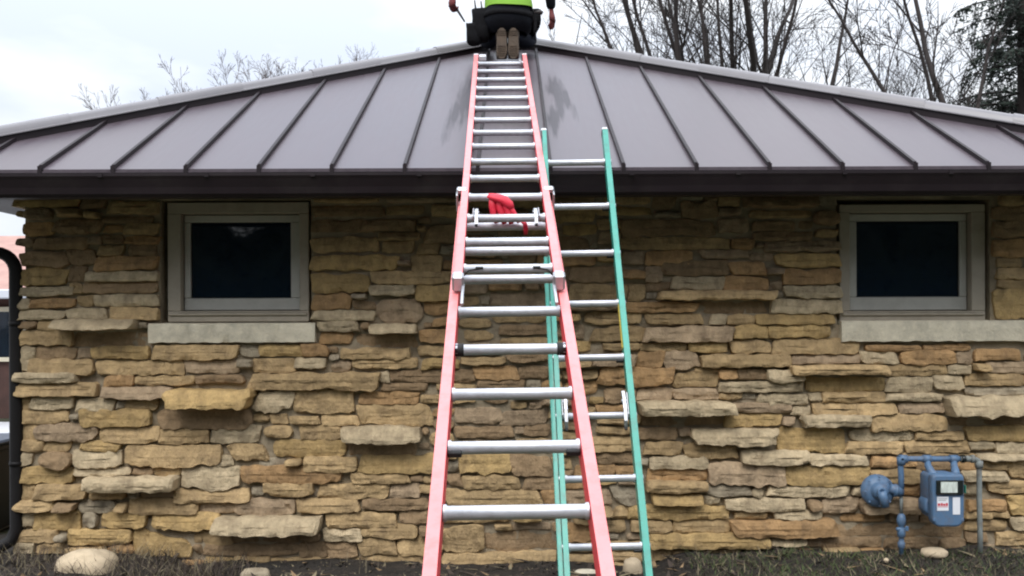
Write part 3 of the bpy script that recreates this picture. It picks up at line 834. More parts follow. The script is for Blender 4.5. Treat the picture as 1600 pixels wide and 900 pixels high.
def lock(fr, u, v, w0, ln, parent, s):
    """spring rung lock: a bent strap with a hook, hinge bolt and tongue"""
    mb = MB()
    pts = [(u, v+ln*.55, w0-.012), (u, v+ln*.60, w0+.012), (u, v+ln*.35, w0+.026), (u, v, w0+.030), (u, v-ln*.35, w0+.020), (u, v-ln*.5, w0-.004)]
    for i in range(len(pts)-1):
        a, b_ = fr.p(*pts[i]), fr.p(*pts[i+1])
        d = (b_-a); l = d.length; d.normalize()
        nrm_ = fr.u.cross(d).normalized()
        mb.obox((a+b_)/2, fr.u, d, nrm_, .008, l/2+.003, .003, 0, .001)
    o = mb.build('rung_lock', M_STEEL, parent)
    mb = MB(); mb.lathe(fr.p(u-.013, v+ln*.30, w0+.012), fr.u, [(0, .006), (.0, .009), (.026, .009), (.026, .006)], 10); mb.build('lock_bolt', M_STEEL, o)
    mb = MB(); mb.obox(fr.p(u+s*.016, v+ln*.2, w0+.008), fr.u, fr.v, fr.w, .003, ln*.36, .014, 0, .002); mb.build('lock_plate', M_STEEL, o)
    mb = MB(); mb.obox(fr.p(u, v-ln*.42, w0-.004), fr.u, fr.v, fr.w, .007, ln*.16, .006, 0, .002); mb.build('lock_tongue', M_RUBBER, o)
    return o

# salmon extension ladder that runs over the eave and lies up the roof
pO = Vector((.0155, 2.144, CAM_H-.605)); pT = survey(783.5, 90, 7.57)
fly_d = (pT-pO).normalized()
cosy = fly_d.y
FW = .030                       # fly face above the surveyed line
pf = Frame(pO, (1, 0, 0), fly_d)
foot_v = -(pO.z-.062)/fly_d.z + .105
pink = empty('extension_ladder', pf.p(0, foot_v, -.09))
tag(pink, 'long salmon pink fibreglass extension ladder lying up the roof under the kneeling worker', 'ladder')
ORG[pink] = Vector(pf.p(0, foot_v, -.09))
bw, fw = -.095, -.020           # base and fly plane offsets
base_top = (4.60-pO.y)/cosy
fly_bot = (3.66-pO.y)/cosy
fly_top = (7.66-pO.y)/cosy
for s in (-1, 1):
    rail(pf, s, .205, foot_v, base_top, bw-.010, .090, .036, 'base_rail', [M_PINK, M_REDWEB], pink)
    rail(pf, s, .188, fly_bot, fly_top, fw, .058, .034, 'fly_rail', [M_PINK, M_REDWEB], pink)
    # swivel foot
    mb = MB(); mb.obox(pf.p(s*.222, foot_v-.01, bw), Vector((1, 0, 0)), Vector((0, 1, 0)), Vector((0, 0, 1)), .028, .07, .012, 0, .004); mb.build('foot', M_RUBBER, pink)
    # end caps of the fly and the guide brackets
    mb = MB(); mb.obox(pf.p(s*.206, fly_bot-.012, fw+.004), pf.u, pf.v, pf.w, .024, .026, .036, 0, .008); mb.build('rail_end_cap', M_STEEL, pink)
    mb = MB(); mb.obox(pf.p(s*.222, base_top-.008, fw+.022), pf.u, pf.v, pf.w, .026, .020, .014, 0, .006); mb.obox(pf.p(s*.246, base_top-.03, fw-.025), pf.u, pf.v, pf.w, .004, .045, .045, 0, .002); mb.build('guide_bracket', M_STEEL, pink)
    mb = MB(); mb.obox(pf.p(s*.186, fly_bot-.10, fw-.012), pf.u, pf.v, pf.w, .006, .09, .008, 0, .002); mb.build('fly_stop_strap', M_STEEL, pink)
    mb = MB(); mb.obox(pf.p(s*.205, fly_top+.004, fw), pf.u, pf.v, pf.w, .022, .014, .032, 0, .005); mb.build('rail_end_cap', M_LABELW if s < 0 else M_STEEL, pink)
k = 0
d = 2.498
while d > .85: d -= .2727
while d < 4.47:
    v = (d+bw*fly_d.z-pO.y)/cosy
    rung(pf, .205, v, bw, .0195, pink, k)
    if abs(d-(2.498+.2727*3)) < .06:          # the rung with black rubber sleeves at both ends
        for s in (-1, 1):
            mb = MB(); mb.tube([pf.p(s*.205, v, bw), pf.p(s*.172, v, bw)], .0245, 14); mb.build('rung_sleeve', M_RUBBER, pink)
    if abs(d-(2.498+.2727)) < .06:
        for s in (-1, 1):
            mb = MB(); mb.obox(pf.p(s*.182, v-.026, bw-.004), pf.u, pf.v, pf.w, .022, .008, .010, 0, .003); mb.build('rung_brace', M_RUBBER, pink)
    d += .2727; k += 1
fl_d = [3.776+.2615*i for i in range(15)]
for i, d in enumerate(fl_d):
    rung(pf, .188, (d+fw*fly_d.z-pO.y)/cosy, fw, .0185, pink, 50+i)
# braces under the second fly rung, wire-thin
for s in (-1, 1):
    v = (fl_d[0]-pO.y)/cosy
    mb = MB(); mb.tube([pf.p(s*.186, v-.055, fw-.01), pf.p(s*.165, v-.036, fw+.006), pf.p(s*.115, v-.026, fw+.010)], .004, 6); mb.obox(pf.p(s*.120, v-.026, fw+.012), pf.u, pf.v, pf.w, .016, .006, .005, 0, .002)
    mb.build('rung_brace', M_RUBBER, pink)
vl = ((fl_d[2]+fl_d[3])/2-pO.y)/cosy
for s in (-1, 1):
    lock(pf, s*.142, (fl_d[2]-pO.y)/cosy-.01, fw, .15, pink, s)
mb = MB(); mb.tube([pf.p(-.01, (4.407-pO.y)/cosy, bw-.024), pf.p(-.01, (4.407-pO.y)/cosy, bw+.024)], .012, 10); mb.lathe(pf.p(-.014, (4.407-pO.y)/cosy, bw), pf.u, [(0, .02), (0, .0255), (.028, .0255), (.028, .02)], 16); mb.build('pulley_clip', M_STEEL, pink)
# working end: a light plastic block on the left, small steel latch on the right
mb = MB(); mb.obox(pf.p(-.150, fly_top-.06, fw+.012), pf.u, pf.v, pf.w, .030, .035, .022, 0, .006); mb.build('end_block', M_LABELW, pink)
mb = MB(); mb.obox(pf.p(.160, fly_top-.22, fw+.020), pf.u, pf.v, pf.w, .008, .045, .010, 0, .003); mb.obox(pf.p(.172, fly_top-.25, fw+.016), pf.u, pf.v, pf.w, .006, .05, .008, 0, .002); mb.build('latch', M_STEEL, pink)

# green ladder leaning on the gutter
gB = survey(944, 854, 3.95); gTp = survey(902, 262, 5.085)
gd = (gTp-gB).normalized()
gf = Frame(gB, (1, 0, 0), gd)
gfoot = -(gB.z-.03)/gd.z
green = empty('green_ladder', gf.p(0, gfoot))
ORG[green] = Vector(gf.p(0, gfoot))
tag(green, 'green fibreglass ladder leaning steeply on the gutter right of the pink ladder', 'ladder')
gtop = (gTp-gB).length + .262
GH = .163
for s in (-1, 1):
    rail(gf, s, GH, gfoot+.03, gtop, 0, .062, .030 if s > 0 else .024, 'rail', M_GREEN, green)
    if s < 0: rail(gf, s, GH+.0285, gfoot+.03, 4.9*.3175, -.006, .056, .019, 'nested_rail', M_GREEN, green)
    mb = MB(); mb.obox(gf.p(s*(GH+.014), gtop+.006, 0), gf.u, gf.v, gf.w, .0175, .012, .033, 0, .006); mb.build('rail_cap', M_STEEL, green)
    mb = MB(); mb.obox(gf.p(s*(GH+.014), gfoot+.012, 0), Vector((1, 0, 0)), Vector((0, 1, 0)), Vector((0, 0, 1)), .026, .055, .012, 0, .004); mb.build('foot', M_RUBBER, green)
gl_total = (gTp-gB).length
sp = .3175
for i in range(-1, 8):
    rung(gf, GH, i*sp, 0, .0175, green, 90+i)
    for s in (-1, 1):
        mb = MB(); mb.lathe(gf.p(s*(GH+.005), i*sp, 0), gf.u*s, [(0, .016), (.004, .018), (.026, .018), (.032, .013)], 12); mb.build('rung_rivet', M_STEEL, green)
for s in (-1, 1):
    lock(gf, s*(GH-.022), 2*sp+.018, .006, .165, green, s)
mb = MB(); mb.obox(gf.p(GH-.003, 3.55*sp, .004), gf.u, gf.v, gf.w, .0015, .13, .012, 0); mb.build('warning_label', M_YELLOW, green)
for i in (0, 3, 5, 6):
    mb = MB(); mb.obox(gf.p(GH-.020, i*sp-.022, .0), gf.u, gf.v, gf.w, .018, .006, .010, 0, .002); mb.build('rung_brace', M_RUBBER, green)

# red work glove tucked between the rungs
gl = MB()
def rung_pt(px, py, dd): return survey(px, py, dd)
q = lambda px, py, dd=4.352: rung_pt(px, py, dd)
def flat_tube(mb, pts, rads, nrm_, squash, sides=10):
    b0 = len(mb.v); mb.tube(pts, rads, sides)
    # squash across the given direction about the path centre line
    for i, p in enumerate(pts):
        for k_ in range(sides):
            vtx = mb.v[b0+i*sides+k_]; dlt = vtx-Vector(p); mb.v[b0+i*sides+k_] = vtx - nrm_*(dlt.dot(nrm_)*(1-squash))
wv_ = pf.w
flat_tube(gl, [q(763, 305), q(769, 307), q(778, 309), q(787, 312), q(795, 319), q(800, 326)], [.018, .028, .034, .035, .030, .018], wv_, .5, 12)
for pts_, r_ in ((((770, 308), (770, 322), (772, 336), (777, 349)), .0165), (((779, 309), (781, 323), (785, 337), (789, 350)), .0175), (((787, 311), (791, 324), (796, 337), (800, 350)), .0170), (((794, 318), (800, 328), (806, 338), (812, 348)), .0150)):
    flat_tube(gl, [q(*p) for p in pts_], [r_*1.05, r_*1.1, r_, r_*.7], wv_, .7)
flat_tube(gl, [q(806, 341), q(816, 345, 4.348), q(821, 350, 4.340), q(822, 358, 4.338), q(822, 366, 4.36)], [.009, .011, .012, .012, .009], wv_, .6)
tag(gl.build('work_glove', M_REDGLOVE), 'crumpled red work glove tucked between the rungs of the pink ladder', 'glove')

# ------------------------------------------------------------------ gas meter
GD = DW-.17
gm = empty('gas_meter', survey(1470, 868, GD) * 1.0)
tag(gm, 'blue painted gas meter with round regulator and pipes on the stone wall', 'gas meter')
S = lambda px, py, dd=GD: survey(px, py, dd)
mb = MB(); mb.lathe(S(1371, 767, GD+.03), (-.10, -1, .12), [(-.05, .02), (-.045, .085), (-.03, .104), (-.018, .108), (-.012, .108), (.0, .103), (.02, .088), (.032, .060), (.05, .050), (.062, .046), (.075, .030), (.078, .0)], 28)
reg = mb.build('regulator', M_METER, gm, sharp=35)
for k in range(8):
    an = 2*math.pi*k/8
    c = S(1371, 767, GD+.02)+Vector((math.cos(an)*.094, -.02, math.sin(an)*.094))
    mb = MB(); mb.lathe(c, (-.1, -1, .12), [(0, .007), (.012, .007), (.014, .004)], 6); mb.build('bolt', M_METER, reg)
mb = MB(); mb.tube([S(1376, 768, GD-.05), S(1379, 778, GD-.055), S(1382, 792, GD-.055)], [.030, .029, .027], 14); mb.lathe(S(1376, 768, GD-.05), (0, -1, .05), [(0, .030), (.012, .030), (.014, .014), (.008, .013)], 16); mb.build('vent_spout', M_METER, reg)
mb = MB(); mb.tube([S(1388, 762), S(1398, 766), S(1407, 770)], [.030, .036, .032], 14); mb.lathe(S(1395, 766), (1, 0, -.15), [(0, .036), (0, .043), (.02, .043), (.02, .036)], 8); mb.build('union', M_METER, gm)
mb = MB(); mb.tube([S(1407, 774), S(1407, 745), S(1406, 724), S(1408, 719), S(1414, 717), S(1450, 717), S(1498, 717)], .0185, 12); mb.build('pipe', M_METER, gm)
for px in (1407, ):
    mb = MB(); mb.lathe(S(px, 726), (0, 0, 1), [(0, .019), (0, .027), (.05, .027), (.05, .019)], 12); mb.lathe(S(1404, 717), (1, 0, 0), [(0, .019), (0, .027), (.05, .027), (.05, .019)], 12); mb.build('elbow', M_METER, gm)
for px in (1447, 1489):
    mb = MB(); mb.lathe(S(px-6, 717), (1, 0, 0), [(0, .019), (0, .026), (.05, .026), (.05, .019)], 12); mb.build('tee', M_METER, gm)
mb = MB(); mb.tube([S(1448, 718), S(1449, 728, GD-.02), S(1455, 739, GD-.08), S(1464, 746, GD-.10)], [.019, .022, .026, .026], 12); mb.tube([S(1489, 718), S(1490, 728, GD-.02), S(1492, 738, GD-.09), S(1493, 746, GD-.10)], [.019, .022, .026, .026], 12); mb.build('meter_riser', M_METER, gm)
for k, px in enumerate((1501, 1508, 1516)):
    mb = MB(); mb.lathe(S(px, 717), (1, 0, 0), [(0, .016), (0, .027 if k != 1 else .021), (.022, .027 if k != 1 else .021), (.022, .016)], 8); mb.build('union_nut', M_PIPEOLD if k else M_METERBK, gm)
mb = MB(); mb.tube([S(1500, 717), S(1522, 717), S(1527, 719), S(1529, 726), S(1529, 780), S(1530, 830), S(1530, 872)], .0165, 12); mb.build('outlet_pipe', M_PIPEOLD, gm)
mb = MB(); mb.lathe(S(1529, 731), (0, 0, 1), [(0, .017), (0, .024), (.045, .024), (.045, .017)], 12); mb.build('elbow', M_PIPEOLD, gm)
mb = MB(); mb.tube([S(1407, 774), S(1407, 786), S(1407, 802)], .011, 10); mb.build('inlet_nipple', M_PIPEOLD, gm)
mb = MB()
mb.lathe(S(1407, 860), (0, 0, 1), [(-.06, .016), (.015, .016), (.02, .022), (.05, .024), (.06, .017), (.085, .016), (.09, .024), (.115, .027), (.135, .025), (.145, .017), (.16, .018), (.17, .026), (.20, .030), (.225, .024), (.24, .014)], 12)
mb.lathe(S(1399, 827, GD-.005), (1, 0, 0), [(0, .008), (.006, .014), (.06, .014), (.066, .008)], 10)
mb.build('stop_valve', M_METER, gm)
mb = MB(); mb.obox(S(1416, 826, GD-.03), Vector((1, 0, 0)), Vector((0, 1, 0)), Vector((0, 0, 1)), .010, .005, .016, 0, .003); mb.build('valve_key', M_METER, gm)
# meter body: a rounded case deeper than wide
def rounded_case(mb, cx, zt, zb, w2, yf, yb, round_b, round_t, mi=0):
    prof = []
    for k in range(6):
        an = math.radians(-90+18*k); prof.append((w2-round_b+round_b*math.cos(an), zb+round_b+round_b*math.sin(an)))
    for k in range(6):
        an = math.radians(18*k); prof.append((w2-round_t+round_t*math.cos(an), zt-round_t+round_t*math.sin(an)))
    full = prof + [(-x, z_) for x, z_ in prof[::-1]]
    n = len(full)
    lay = [(yb, .90), (yb-.012, .98), (yf+.016, 1.0), (yf+.004, .965), (yf, .91)]
    zc = (zt+zb)/2
    vv = [(cx+x*s_, y_, zc+(z_-zc)*s_) for y_, s_ in lay for x, z_ in full]
    ff_ = [(a*n+i, a*n+(i+1) % n, (a+1)*n+(i+1) % n, (a+1)*n+i) for a in range(len(lay)-1) for i in range(n)]
    ff_ += [tuple(range(n)), tuple((len(lay)-1)*n+i for i in range(n))[::-1]]
    mb.add(vv, [f[::-1] for f in ff_], mi, True)
FD = DW-.365
c = S(1481, 783, FD)
zt, zb = S(1481, 741, FD).z, S(1481, 824, FD).z
mb = MB(); rounded_case(mb, c.x, zt, zb, .101, FD, FD+.075, .055, .022); body = mb.build('meter_case', M_METER, gm, sharp=40)
mb = MB(); rounded_case(mb, c.x, zt-.005, zb+.03, .092, FD+.0755, FD+.205, .05, .03); mb.build('meter_back', M_METER, gm, sharp=40)
mb = MB(); rounded_case(mb, c.x, zb+.17, zb+.06, .112, FD+.0757, FD+.19, .04, .04); mb.build('diaphragm_housing', M_METER, gm, sharp=40)
k5 = FD-.004
def plate(name, x0, y0, x1, y1, m, dd, th=.004, bev=.002, par=gm, pad=0):
    a, b_ = survey(x0, y1, dd), survey(x1, y0, dd)
    b2 = MB(); b2.box((a.x, dd-th, a.z), (b_.x, dd, b_.z), bevel=bev); return b2.build(name, m, par)
plate('index_window', 1461, 750, 1503, 773, M_METERBK, FD-.0005, .014, .004)
plate('dial', 1469, 753, 1495, 770, M_METERDIAL, FD-.015, .002, .0006)
lb = plate('sticker', 1463, 776, 1481, 798, M_LABELW, FD-.0005, .0012, .0003)
for (x0, x1, y0, y1) in ((1464, 1468, 786.5, 790.5), (1468.8, 1472, 786, 790.5), (1472.6, 1476, 787, 790.5), (1476.6, 1480, 786, 790.5), (1464, 1480, 791.6, 792.4), (1465, 1479, 779, 779.8), (1465, 1477, 781.4, 782.2)):
    plate('sticker_print', x0, y0, x1, y1, M_LABELR if y0 > 784 else M_PIPEOLD, FD-.0018, .0006, .0, lb)
plate('sticker', 1487.5, 777, 1499, 804, M_LABELW, FD-.0005, .0012, .0003)
mb = MB(); mb.obox(S(1505.5, 764, FD+.03), Vector((1, 0, 0)), Vector((0, 1, 0)), Vector((0, 0, 1)), .004, .02, .026, 0, .002); mb.build('tag', M_GREENTAG, gm)
mb = MB(); mb.obox(S(1459, 812, FD+.004), Vector((1, 0, 0)), Vector((0, 1, 0)), Vector((0, 0, 1)), .01, .006, .012, 0, .003); mb.obox(S(1502, 812, FD+.004), Vector((1, 0, 0)), Vector((0, 1, 0)), Vector((0, 0, 1)), .01, .006, .012, 0, .003); mb.build('case_screw', M_METER, body)

# ------------------------------------------------------------------ rocks and plants at the foot of the wall
def rock(name, c, rx, ry, rzz, seed, m, label, group=None):
    c = Vector(c); mb = MB(); sd = Vector((seed*7.3, seed*3.1, 0))
    U, Vn = 20, 12
    vv = []
    for j in range(Vn+1):
        th = math.pi*j/Vn
        for i in range(U):
            ph = 2*math.pi*i/U
            d_ = Vector((math.sin(th)*math.cos(ph), math.sin(th)*math.sin(ph), math.cos(th)))
            e = [math.copysign(abs(t)**.78, t) for t in d_]
            k_ = 1+.14*noise.noise(d_*1.7+sd)+.06*noise.noise(d_*4.5+sd)
            vv.append((c.x+e[0]*rx*k_, c.y+e[1]*ry*k_, c.z+e[2]*rzz*k_))
    mb.add(vv, [(j*U+i, (j+1)*U+i, (j+1)*U+(i+1) % U, j*U+(i+1) % U) for j in range(Vn) for i in range(U)], 0, True)
    return tag(mb.build(name, m), label, 'rock', group)
rock('boulder', survey(134, 892, DW-.37)-Vector((0, 0, .01)), .195, .13, .135, 1, M_ROCK, 'large smooth tan boulder in the weeds at the left end of the wall')
rock('rock', survey(987, 890, DW-.35), .060, .06, .075, 2, M_ROCK, 'upright pale rock beside the foot of the green ladder')
rock('rock', survey(914, 901, DW-.39), .085, .05, .045, 3, M_LIME, 'low pale rock between the rails of the green ladder')
rock('rock', survey(398, 896, DW-.39)-Vector((0, 0, .012)), .095, .06, .045, 4, MS['y'], 'flat grey rock on the soil left of the pink ladder')
rock('rock', survey(1458, 864, DW-.23), .080, .06, .034, 5, M_ROCK, 'small flat tan rock on the soil below the gas meter')
rock('rock', survey(1383, 876, DW-.33), .016, .014, .016, 6, M_ROCK, 'pebble sized pale rock on the soil below the regulator')

def blades(name, n, xr, yr, hr, wr, mats, label, cat, seed, lean=.6, curve=.5):
    rg = random.Random(seed); mb = MB()
    for _ in range(n):
        x, y = xr(rg), yr(rg)
        h_ = hr(rg); wd = wr(rg); an = rg.uniform(0, 2*math.pi)
        z0 = ground_z(x, y)-.01
        dx, dy = math.cos(an)*lean*rg.random(), math.sin(an)*lean*rg.random()
        px_, py_ = math.cos(an+1.57)*wd, math.sin(an+1.57)*wd
        pts_ = []
        for t in (0, .5, 1):
            off = (t+curve*t*t)*h_
            pts_.append(Vector((x+dx*off, y+dy*off, z0+h_*t*(1-.2*curve*t))))
        sd_ = Vector((px_, py_, 0))
        mb.add([pts_[0]-sd_, pts_[0]+sd_, pts_[1]+sd_*.7, pts_[1]-sd_*.7, pts_[2]], [(0, 1, 2, 3), (3, 2, 4)], rg.randrange(len(mats)))
    return tag(mb.build(name, mats, origin=(0, 5.6, 0)), label, cat, kind='stuff')
def left_clump(rg):
    return rg.choice((rg.gauss(wx(30), .28), rg.gauss(wx(300), .22), rg.gauss(wx(350), .12), rg.gauss(wx(100), .35), rg.gauss(wx(215), .2)))
blades('dead_weeds', 2200, left_clump, lambda r: r.uniform(5.42, 5.92), lambda r: r.uniform(.03, .15), lambda r: r.uniform(.0012, .003), [M_WEED, M_WEED, M_DRYGRASS], 'dead brown weeds and straw along the left foot of the wall', 'weeds', 3, 1.1)
blades('dry_grass', 8000, lambda r: r.uniform(wx(1060), 4.3), lambda r: r.uniform(5.2, 5.86), lambda r: r.uniform(.015, .06)*(1.6 if r.random() < .1 else 1), lambda r: r.uniform(.0015, .0035), [M_DRYGRASS, M_GREENGRASS, M_WEED, M_GREENGRASS], 'short patchy winter grass below the gas meter', 'grass', 4, 1.4)
blades('leaf_litter', 7000, lambda r: r.uniform(-4.2, 4.2), lambda r: r.uniform(5.25, 5.94), lambda r: r.uniform(.008, .022), lambda r: r.uniform(.004, .010), [M_WEED, M_SOIL, M_WEED, M_DRYGRASS], 'dark leaf litter and crumbs of soil along the wall', 'leaf litter', 5, 2.5)
blades('weed_stalks', 130, lambda r: r.choice((r.gauss(wx(570), .10), r.gauss(wx(1590), .10), r.gauss(wx(1240), .2), r.gauss(wx(60), .15))), lambda r: r.uniform(5.65, 5.92), lambda r: r.uniform(.06, .16), lambda r: r.uniform(.0012, .0022), [M_WEED, M_DRYGRASS], 'thin dry stalks standing against the stones', 'weeds', 6, .7)
blades('fallen_leaves', 700, lambda r: r.uniform(-4.3, 4.3), lambda r: r.uniform(5.3, 5.95), lambda r: r.uniform(.012, .04), lambda r: r.uniform(.010, .024), [M_WEED, M_WEED, MS['b'], M_DRYGRASS, M_SOIL], 'scattered brown fallen leaves on the soil by the wall', 'leaves', 8, 4.0)

# ------------------------------------------------------------------ trees
def grow(mb, p, d, length, r, lev, rg, kids, maxlev, up=.12, wander=.16, mi=0, seglen=.35, spread=(25, 50), minr=.004, droop=0.0):
    n = max(3, int(length/seglen))
    pts, rads = [Vector(p)], [r]
    d = Vector(d).normalized()
    for i in range(n):
        d = (d + Vector((rg.gauss(0, wander), rg.gauss(0, wander), rg.gauss(0, wander*.6)+up-droop*(i/n)))*.5).normalized()
        pts.append(pts[-1]+d*(length/n))
        rads.append(max(r*(1-.82*(i+1)/n), minr*.8))
    mb.tube(pts, rads, 7 if lev == 0 else (5 if lev == 1 else 3), mi, caps=False)
    if lev >= maxlev: return
    nk = kids[lev]
    for k in range(nk):
        t = rg.uniform(.22, .98)
        i = min(int(t*n), n-1)
        q = pts[i].lerp(pts[i+1], t*n-i)
        tang = (pts[i+1]-pts[i]).normalized()
        ax = tang.orthogonal().normalized()
        ax = Matrix.Rotation(rg.uniform(0, 2*math.pi), 3, tang) @ ax
        nd = Matrix.Rotation(math.radians(rg.uniform(*spread)), 3, ax) @ tang
        grow(mb, q, nd, length*(rg.uniform(.22, .46) if lev == 0 else rg.uniform(.34, .66))*(1.1-.62*t), max(rads[i]*rg.uniform(.28, .48), minr), lev+1, rg, kids, maxlev, up, wander, mi, seglen*.7, spread, minr, droop)

def bare_tree(name, base, label, seed, height, trunk_h, trunk_r, stems, fan, kids, maxlev, mt, mb_, group=None, minr=.006, lean=(0, 0), up=.10, droop=0.0):
    rg = random.Random(seed)
    base = Vector(base)
    t = empty(name, base); tag(t, label, 'tree', group)
    tr = MB()
    top = base+Vector((lean[0]*trunk_h, lean[1]*trunk_h, trunk_h))
    tr.tube([base-Vector((0, 0, .1)), base+Vector((0, 0, .25)), base.lerp(top, .5)+Vector((rg.uniform(-.05, .05), rg.uniform(-.05, .05), 0)), top+Vector((0, 0, .1))], [trunk_r*1.5, trunk_r*1.1, trunk_r*.95, trunk_r*.9], 10)
    tr.build('trunk', mt, t)
    cr = MB()
    for k in range(stems):
        a = (k+.5)/stems*2-1
        az = rg.uniform(-.5, .5)
        d_ = Vector((math.sin(math.radians(a*fan))+lean[0], az*math.sin(math.radians(fan))*.9+lean[1], math.cos(math.radians(a*fan))))
        p0 = top-Vector((0, 0, rg.uniform(0, .25*trunk_h)))
        grow(cr, p0, d_, (height-trunk_h)*rg.uniform(.8, 1.1), trunk_r*rg.uniform(.22, .40), 0, rg, kids, maxlev, up, .15, 0, .45, (22, 48), minr, droop)
    cr.build('branches', mb_, t)
    return t
def at_ground(px, depth): return Vector(((px-800)/1400*depth, depth, 0))

bare_tree('bare_tree', at_ground(1135, 16.5), 'tall dark bare tree with many stems fanning up behind the roof right of the worker', 21, 10.5, 3.0, .24, 16, 34, [12, 8, 4], 3, M_BARK, M_BARK, minr=.0045, up=.04)
bare_tree('bare_tree', at_ground(965, 21), 'thin bare tree with fine twigs just right of the worker', 22, 9.0, 2.4, .12, 7, 36, [13, 8, 4], 3, M_BARK, M_BARK, minr=.0045, up=.05)
bare_tree('bare_tree', at_ground(1365, 20), 'bare tree with drooping twigs between the fanned tree and the conifer', 23, 9.0, 3.0, .12, 9, 46, [15, 9, 4], 3, M_BARK, M_BARK, minr=.0045, up=.02, droop=.22)
bare_tree('bare_tree', at_ground(1612, 14), 'heavy dark leaning tree trunk in front of the conifer at the right edge', 29, 9.0, 3.4, .19, 4, 18, [8, 6, 4], 3, M_BARK, M_BARK, minr=.006, lean=(-.26, 0), up=.03)
far = [(272, 44, 11.9), (322, 46, 12.3), (372, 42, 14.0), (436, 50, 15.3), (478, 52, 15.5), (522, 50, 15.6), (568, 48, 15.6), (612, 55, 17.9), (298, 52, 13.6), (640, 60, 18.6)]
far_labels = ['leftmost hazy bare tree beyond the left hip of the roof', 'bushy hazy bare tree second from the left beyond the roof', 'tallest wide hazy bare tree beyond the left hip of the roof', 'slim hazy bare tree right of the tallest one beyond the roof', 'low hazy bare tree fifth from the left along the left hip', 'hazy bare tree sixth from the left along the left hip', 'hazy forked bare tree seventh from the left along the left hip', 'hazy thin bare tree nearest the worker on the left', 'hazy bare tree in between the two leftmost ones', 'faint far bare tree just left of the worker']
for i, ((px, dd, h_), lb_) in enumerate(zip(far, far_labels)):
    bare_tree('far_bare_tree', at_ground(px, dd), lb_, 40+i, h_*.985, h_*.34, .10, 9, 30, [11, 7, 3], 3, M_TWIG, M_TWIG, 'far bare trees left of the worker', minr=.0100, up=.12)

def conifer(base, label, seed, height, reach, group=None, gap=.34, z0=1.2):
    rg = random.Random(seed); base = Vector(base)
    t = empty('conifer', base); tag(t, label, 'tree', group)
    tr = MB(); tr.tube([base-Vector((0, 0, .1)), base+Vector((.04, 0, height*.5)), base+Vector((0, .05, height))], [reach*.085, reach*.055, .01], 8); tr.build('trunk', M_BARK, t)
    br, nd = MB(), MB()
    z = z0
    while z < height-.2:
        for k in range(rg.randint(3, 5)):
            an = rg.uniform(0, 2*math.pi)
            L_ = reach*(1-(z/height)**1.3)*rg.uniform(.6, 1.08)+.15
            d_ = Vector((math.cos(an), math.sin(an), 0))
            pts = [base+Vector((0, 0, z))+d_*L_*s+Vector((0, 0, -.30*L_*s*s+.10*L_*s)) for s in (0, .25, .5, .75, 1)]
            br.tube(pts, [.022, .018, .013, .008, .004], 4, caps=False)
            nt_ = int(34*L_)
            for _ in range(nt_):
                s = rg.uniform(.15, 1)
                i = min(int(s*4), 3); q = pts[i].lerp(pts[i+1], s*4-i)
                sd_ = d_.cross(Vector((0, 0, 1)))*rg.uniform(-1, 1)*.34*L_*(1.1-s)+d_*rg.uniform(0, .15)
                tip = q+sd_+Vector((0, 0, -rg.uniform(.05, .42)))
                mid = q.lerp(tip, .5)+Vector((0, 0, .04))
                br.tube([q, mid, tip], [.005, .004, .002], 3, caps=False)
                for _n in range(7):
                    f_ = rg.random(); c_ = q.lerp(tip, f_) + Vector((0, 0, .03*(1-abs(2*f_-1))))
                    v1 = Vector((rg.gauss(0, 1), rg.gauss(0, 1), rg.gauss(-.6, .7))).normalized()*rg.uniform(.06, .13)
                    v2 = v1.orthogonal().normalized()*rg.uniform(.014, .030)
                    nd.add([c_-v2, c_+v2, c_+v1], [(0, 1, 2)])
        z += gap*rg.uniform(.7, 1.3)
    br.build('limbs', M_BARK, t); nd.build('needles', M_NEEDLE, t)
    return t
conifer(at_ground(1600, 15.2), 'dark drooping conifer at the right edge behind the roof', 61, 10.5, 2.4, z0=2.6, gap=.22)
conifer(at_ground(1690, 18), 'dark conifer mostly cut off by the right edge of the picture', 62, 11.5, 2.6, z0=2.0)

# the yard behind the photographer, seen only in the panes; hedge added and heightened to block low sky
hg = MB(); rg = random.Random(9)
def added_hedge_h(x): return 7.6 - 3.8*math.exp(-((x+6.6)/2.0)**2) - 3.7*math.exp(-((x-9.0)/.75)**2) + .35*noise.noise(Vector((x*.5, 2, 0))) + .25*noise.noise(Vector((x*1.9, 5, 0)))
xs_ = [-22+.8*i for i in range(56)]
vv = []
for x in xs_:
    h_ = added_hedge_h(x)-.25
    vv += [(x, -9.3, 0), (x, -9.35, h_*.7), (x, -9.7, h_), (x, -10.6, h_), (x, -10.9, 0)]
hg.add(vv, [(i*5+k, i*5+k+1, (i+1)*5+k+1, (i+1)*5+k) for i in range(len(xs_)-1) for k in range(4)], 0)
for _ in range(42000):
    x = rg.uniform(-22, 22); h_ = added_hedge_h(x); z_ = h_*rg.random()**.8
    y = -9.25-.3*(z_/h_)+rg.uniform(-.25, .12) if rg.random() < .8 else rg.uniform(-10.8, -9.4)
    if y < -9.7: z_ = h_-.1+rg.uniform(-.2, .25)
    v1 = Vector((rg.gauss(0, 1), rg.gauss(0, 1), rg.gauss(.4, .8))).normalized()*rg.uniform(.10, .26); v2 = v1.orthogonal().normalized()*rg.uniform(.02, .05)
    c_ = Vector((x, y, z_)); hg.add([c_-v2, c_+v2, c_+v1], [(0, 1, 2)], 0)
tag(hg.build('added_hedge_screen', M_NEEDLE), 'unseen tall evergreen screen added behind the photographer to block low sky and darken the panes', 'hedge', kind='stuff')
bare_tree('bare_tree', (-6.0, -10.0, 0), 'bare tree across the yard mirrored in the pane of the left window', 81, 8.0, 1.6, .12, 9, 36, [14, 9], 2, M_TWIG, M_TWIG, minr=.008)

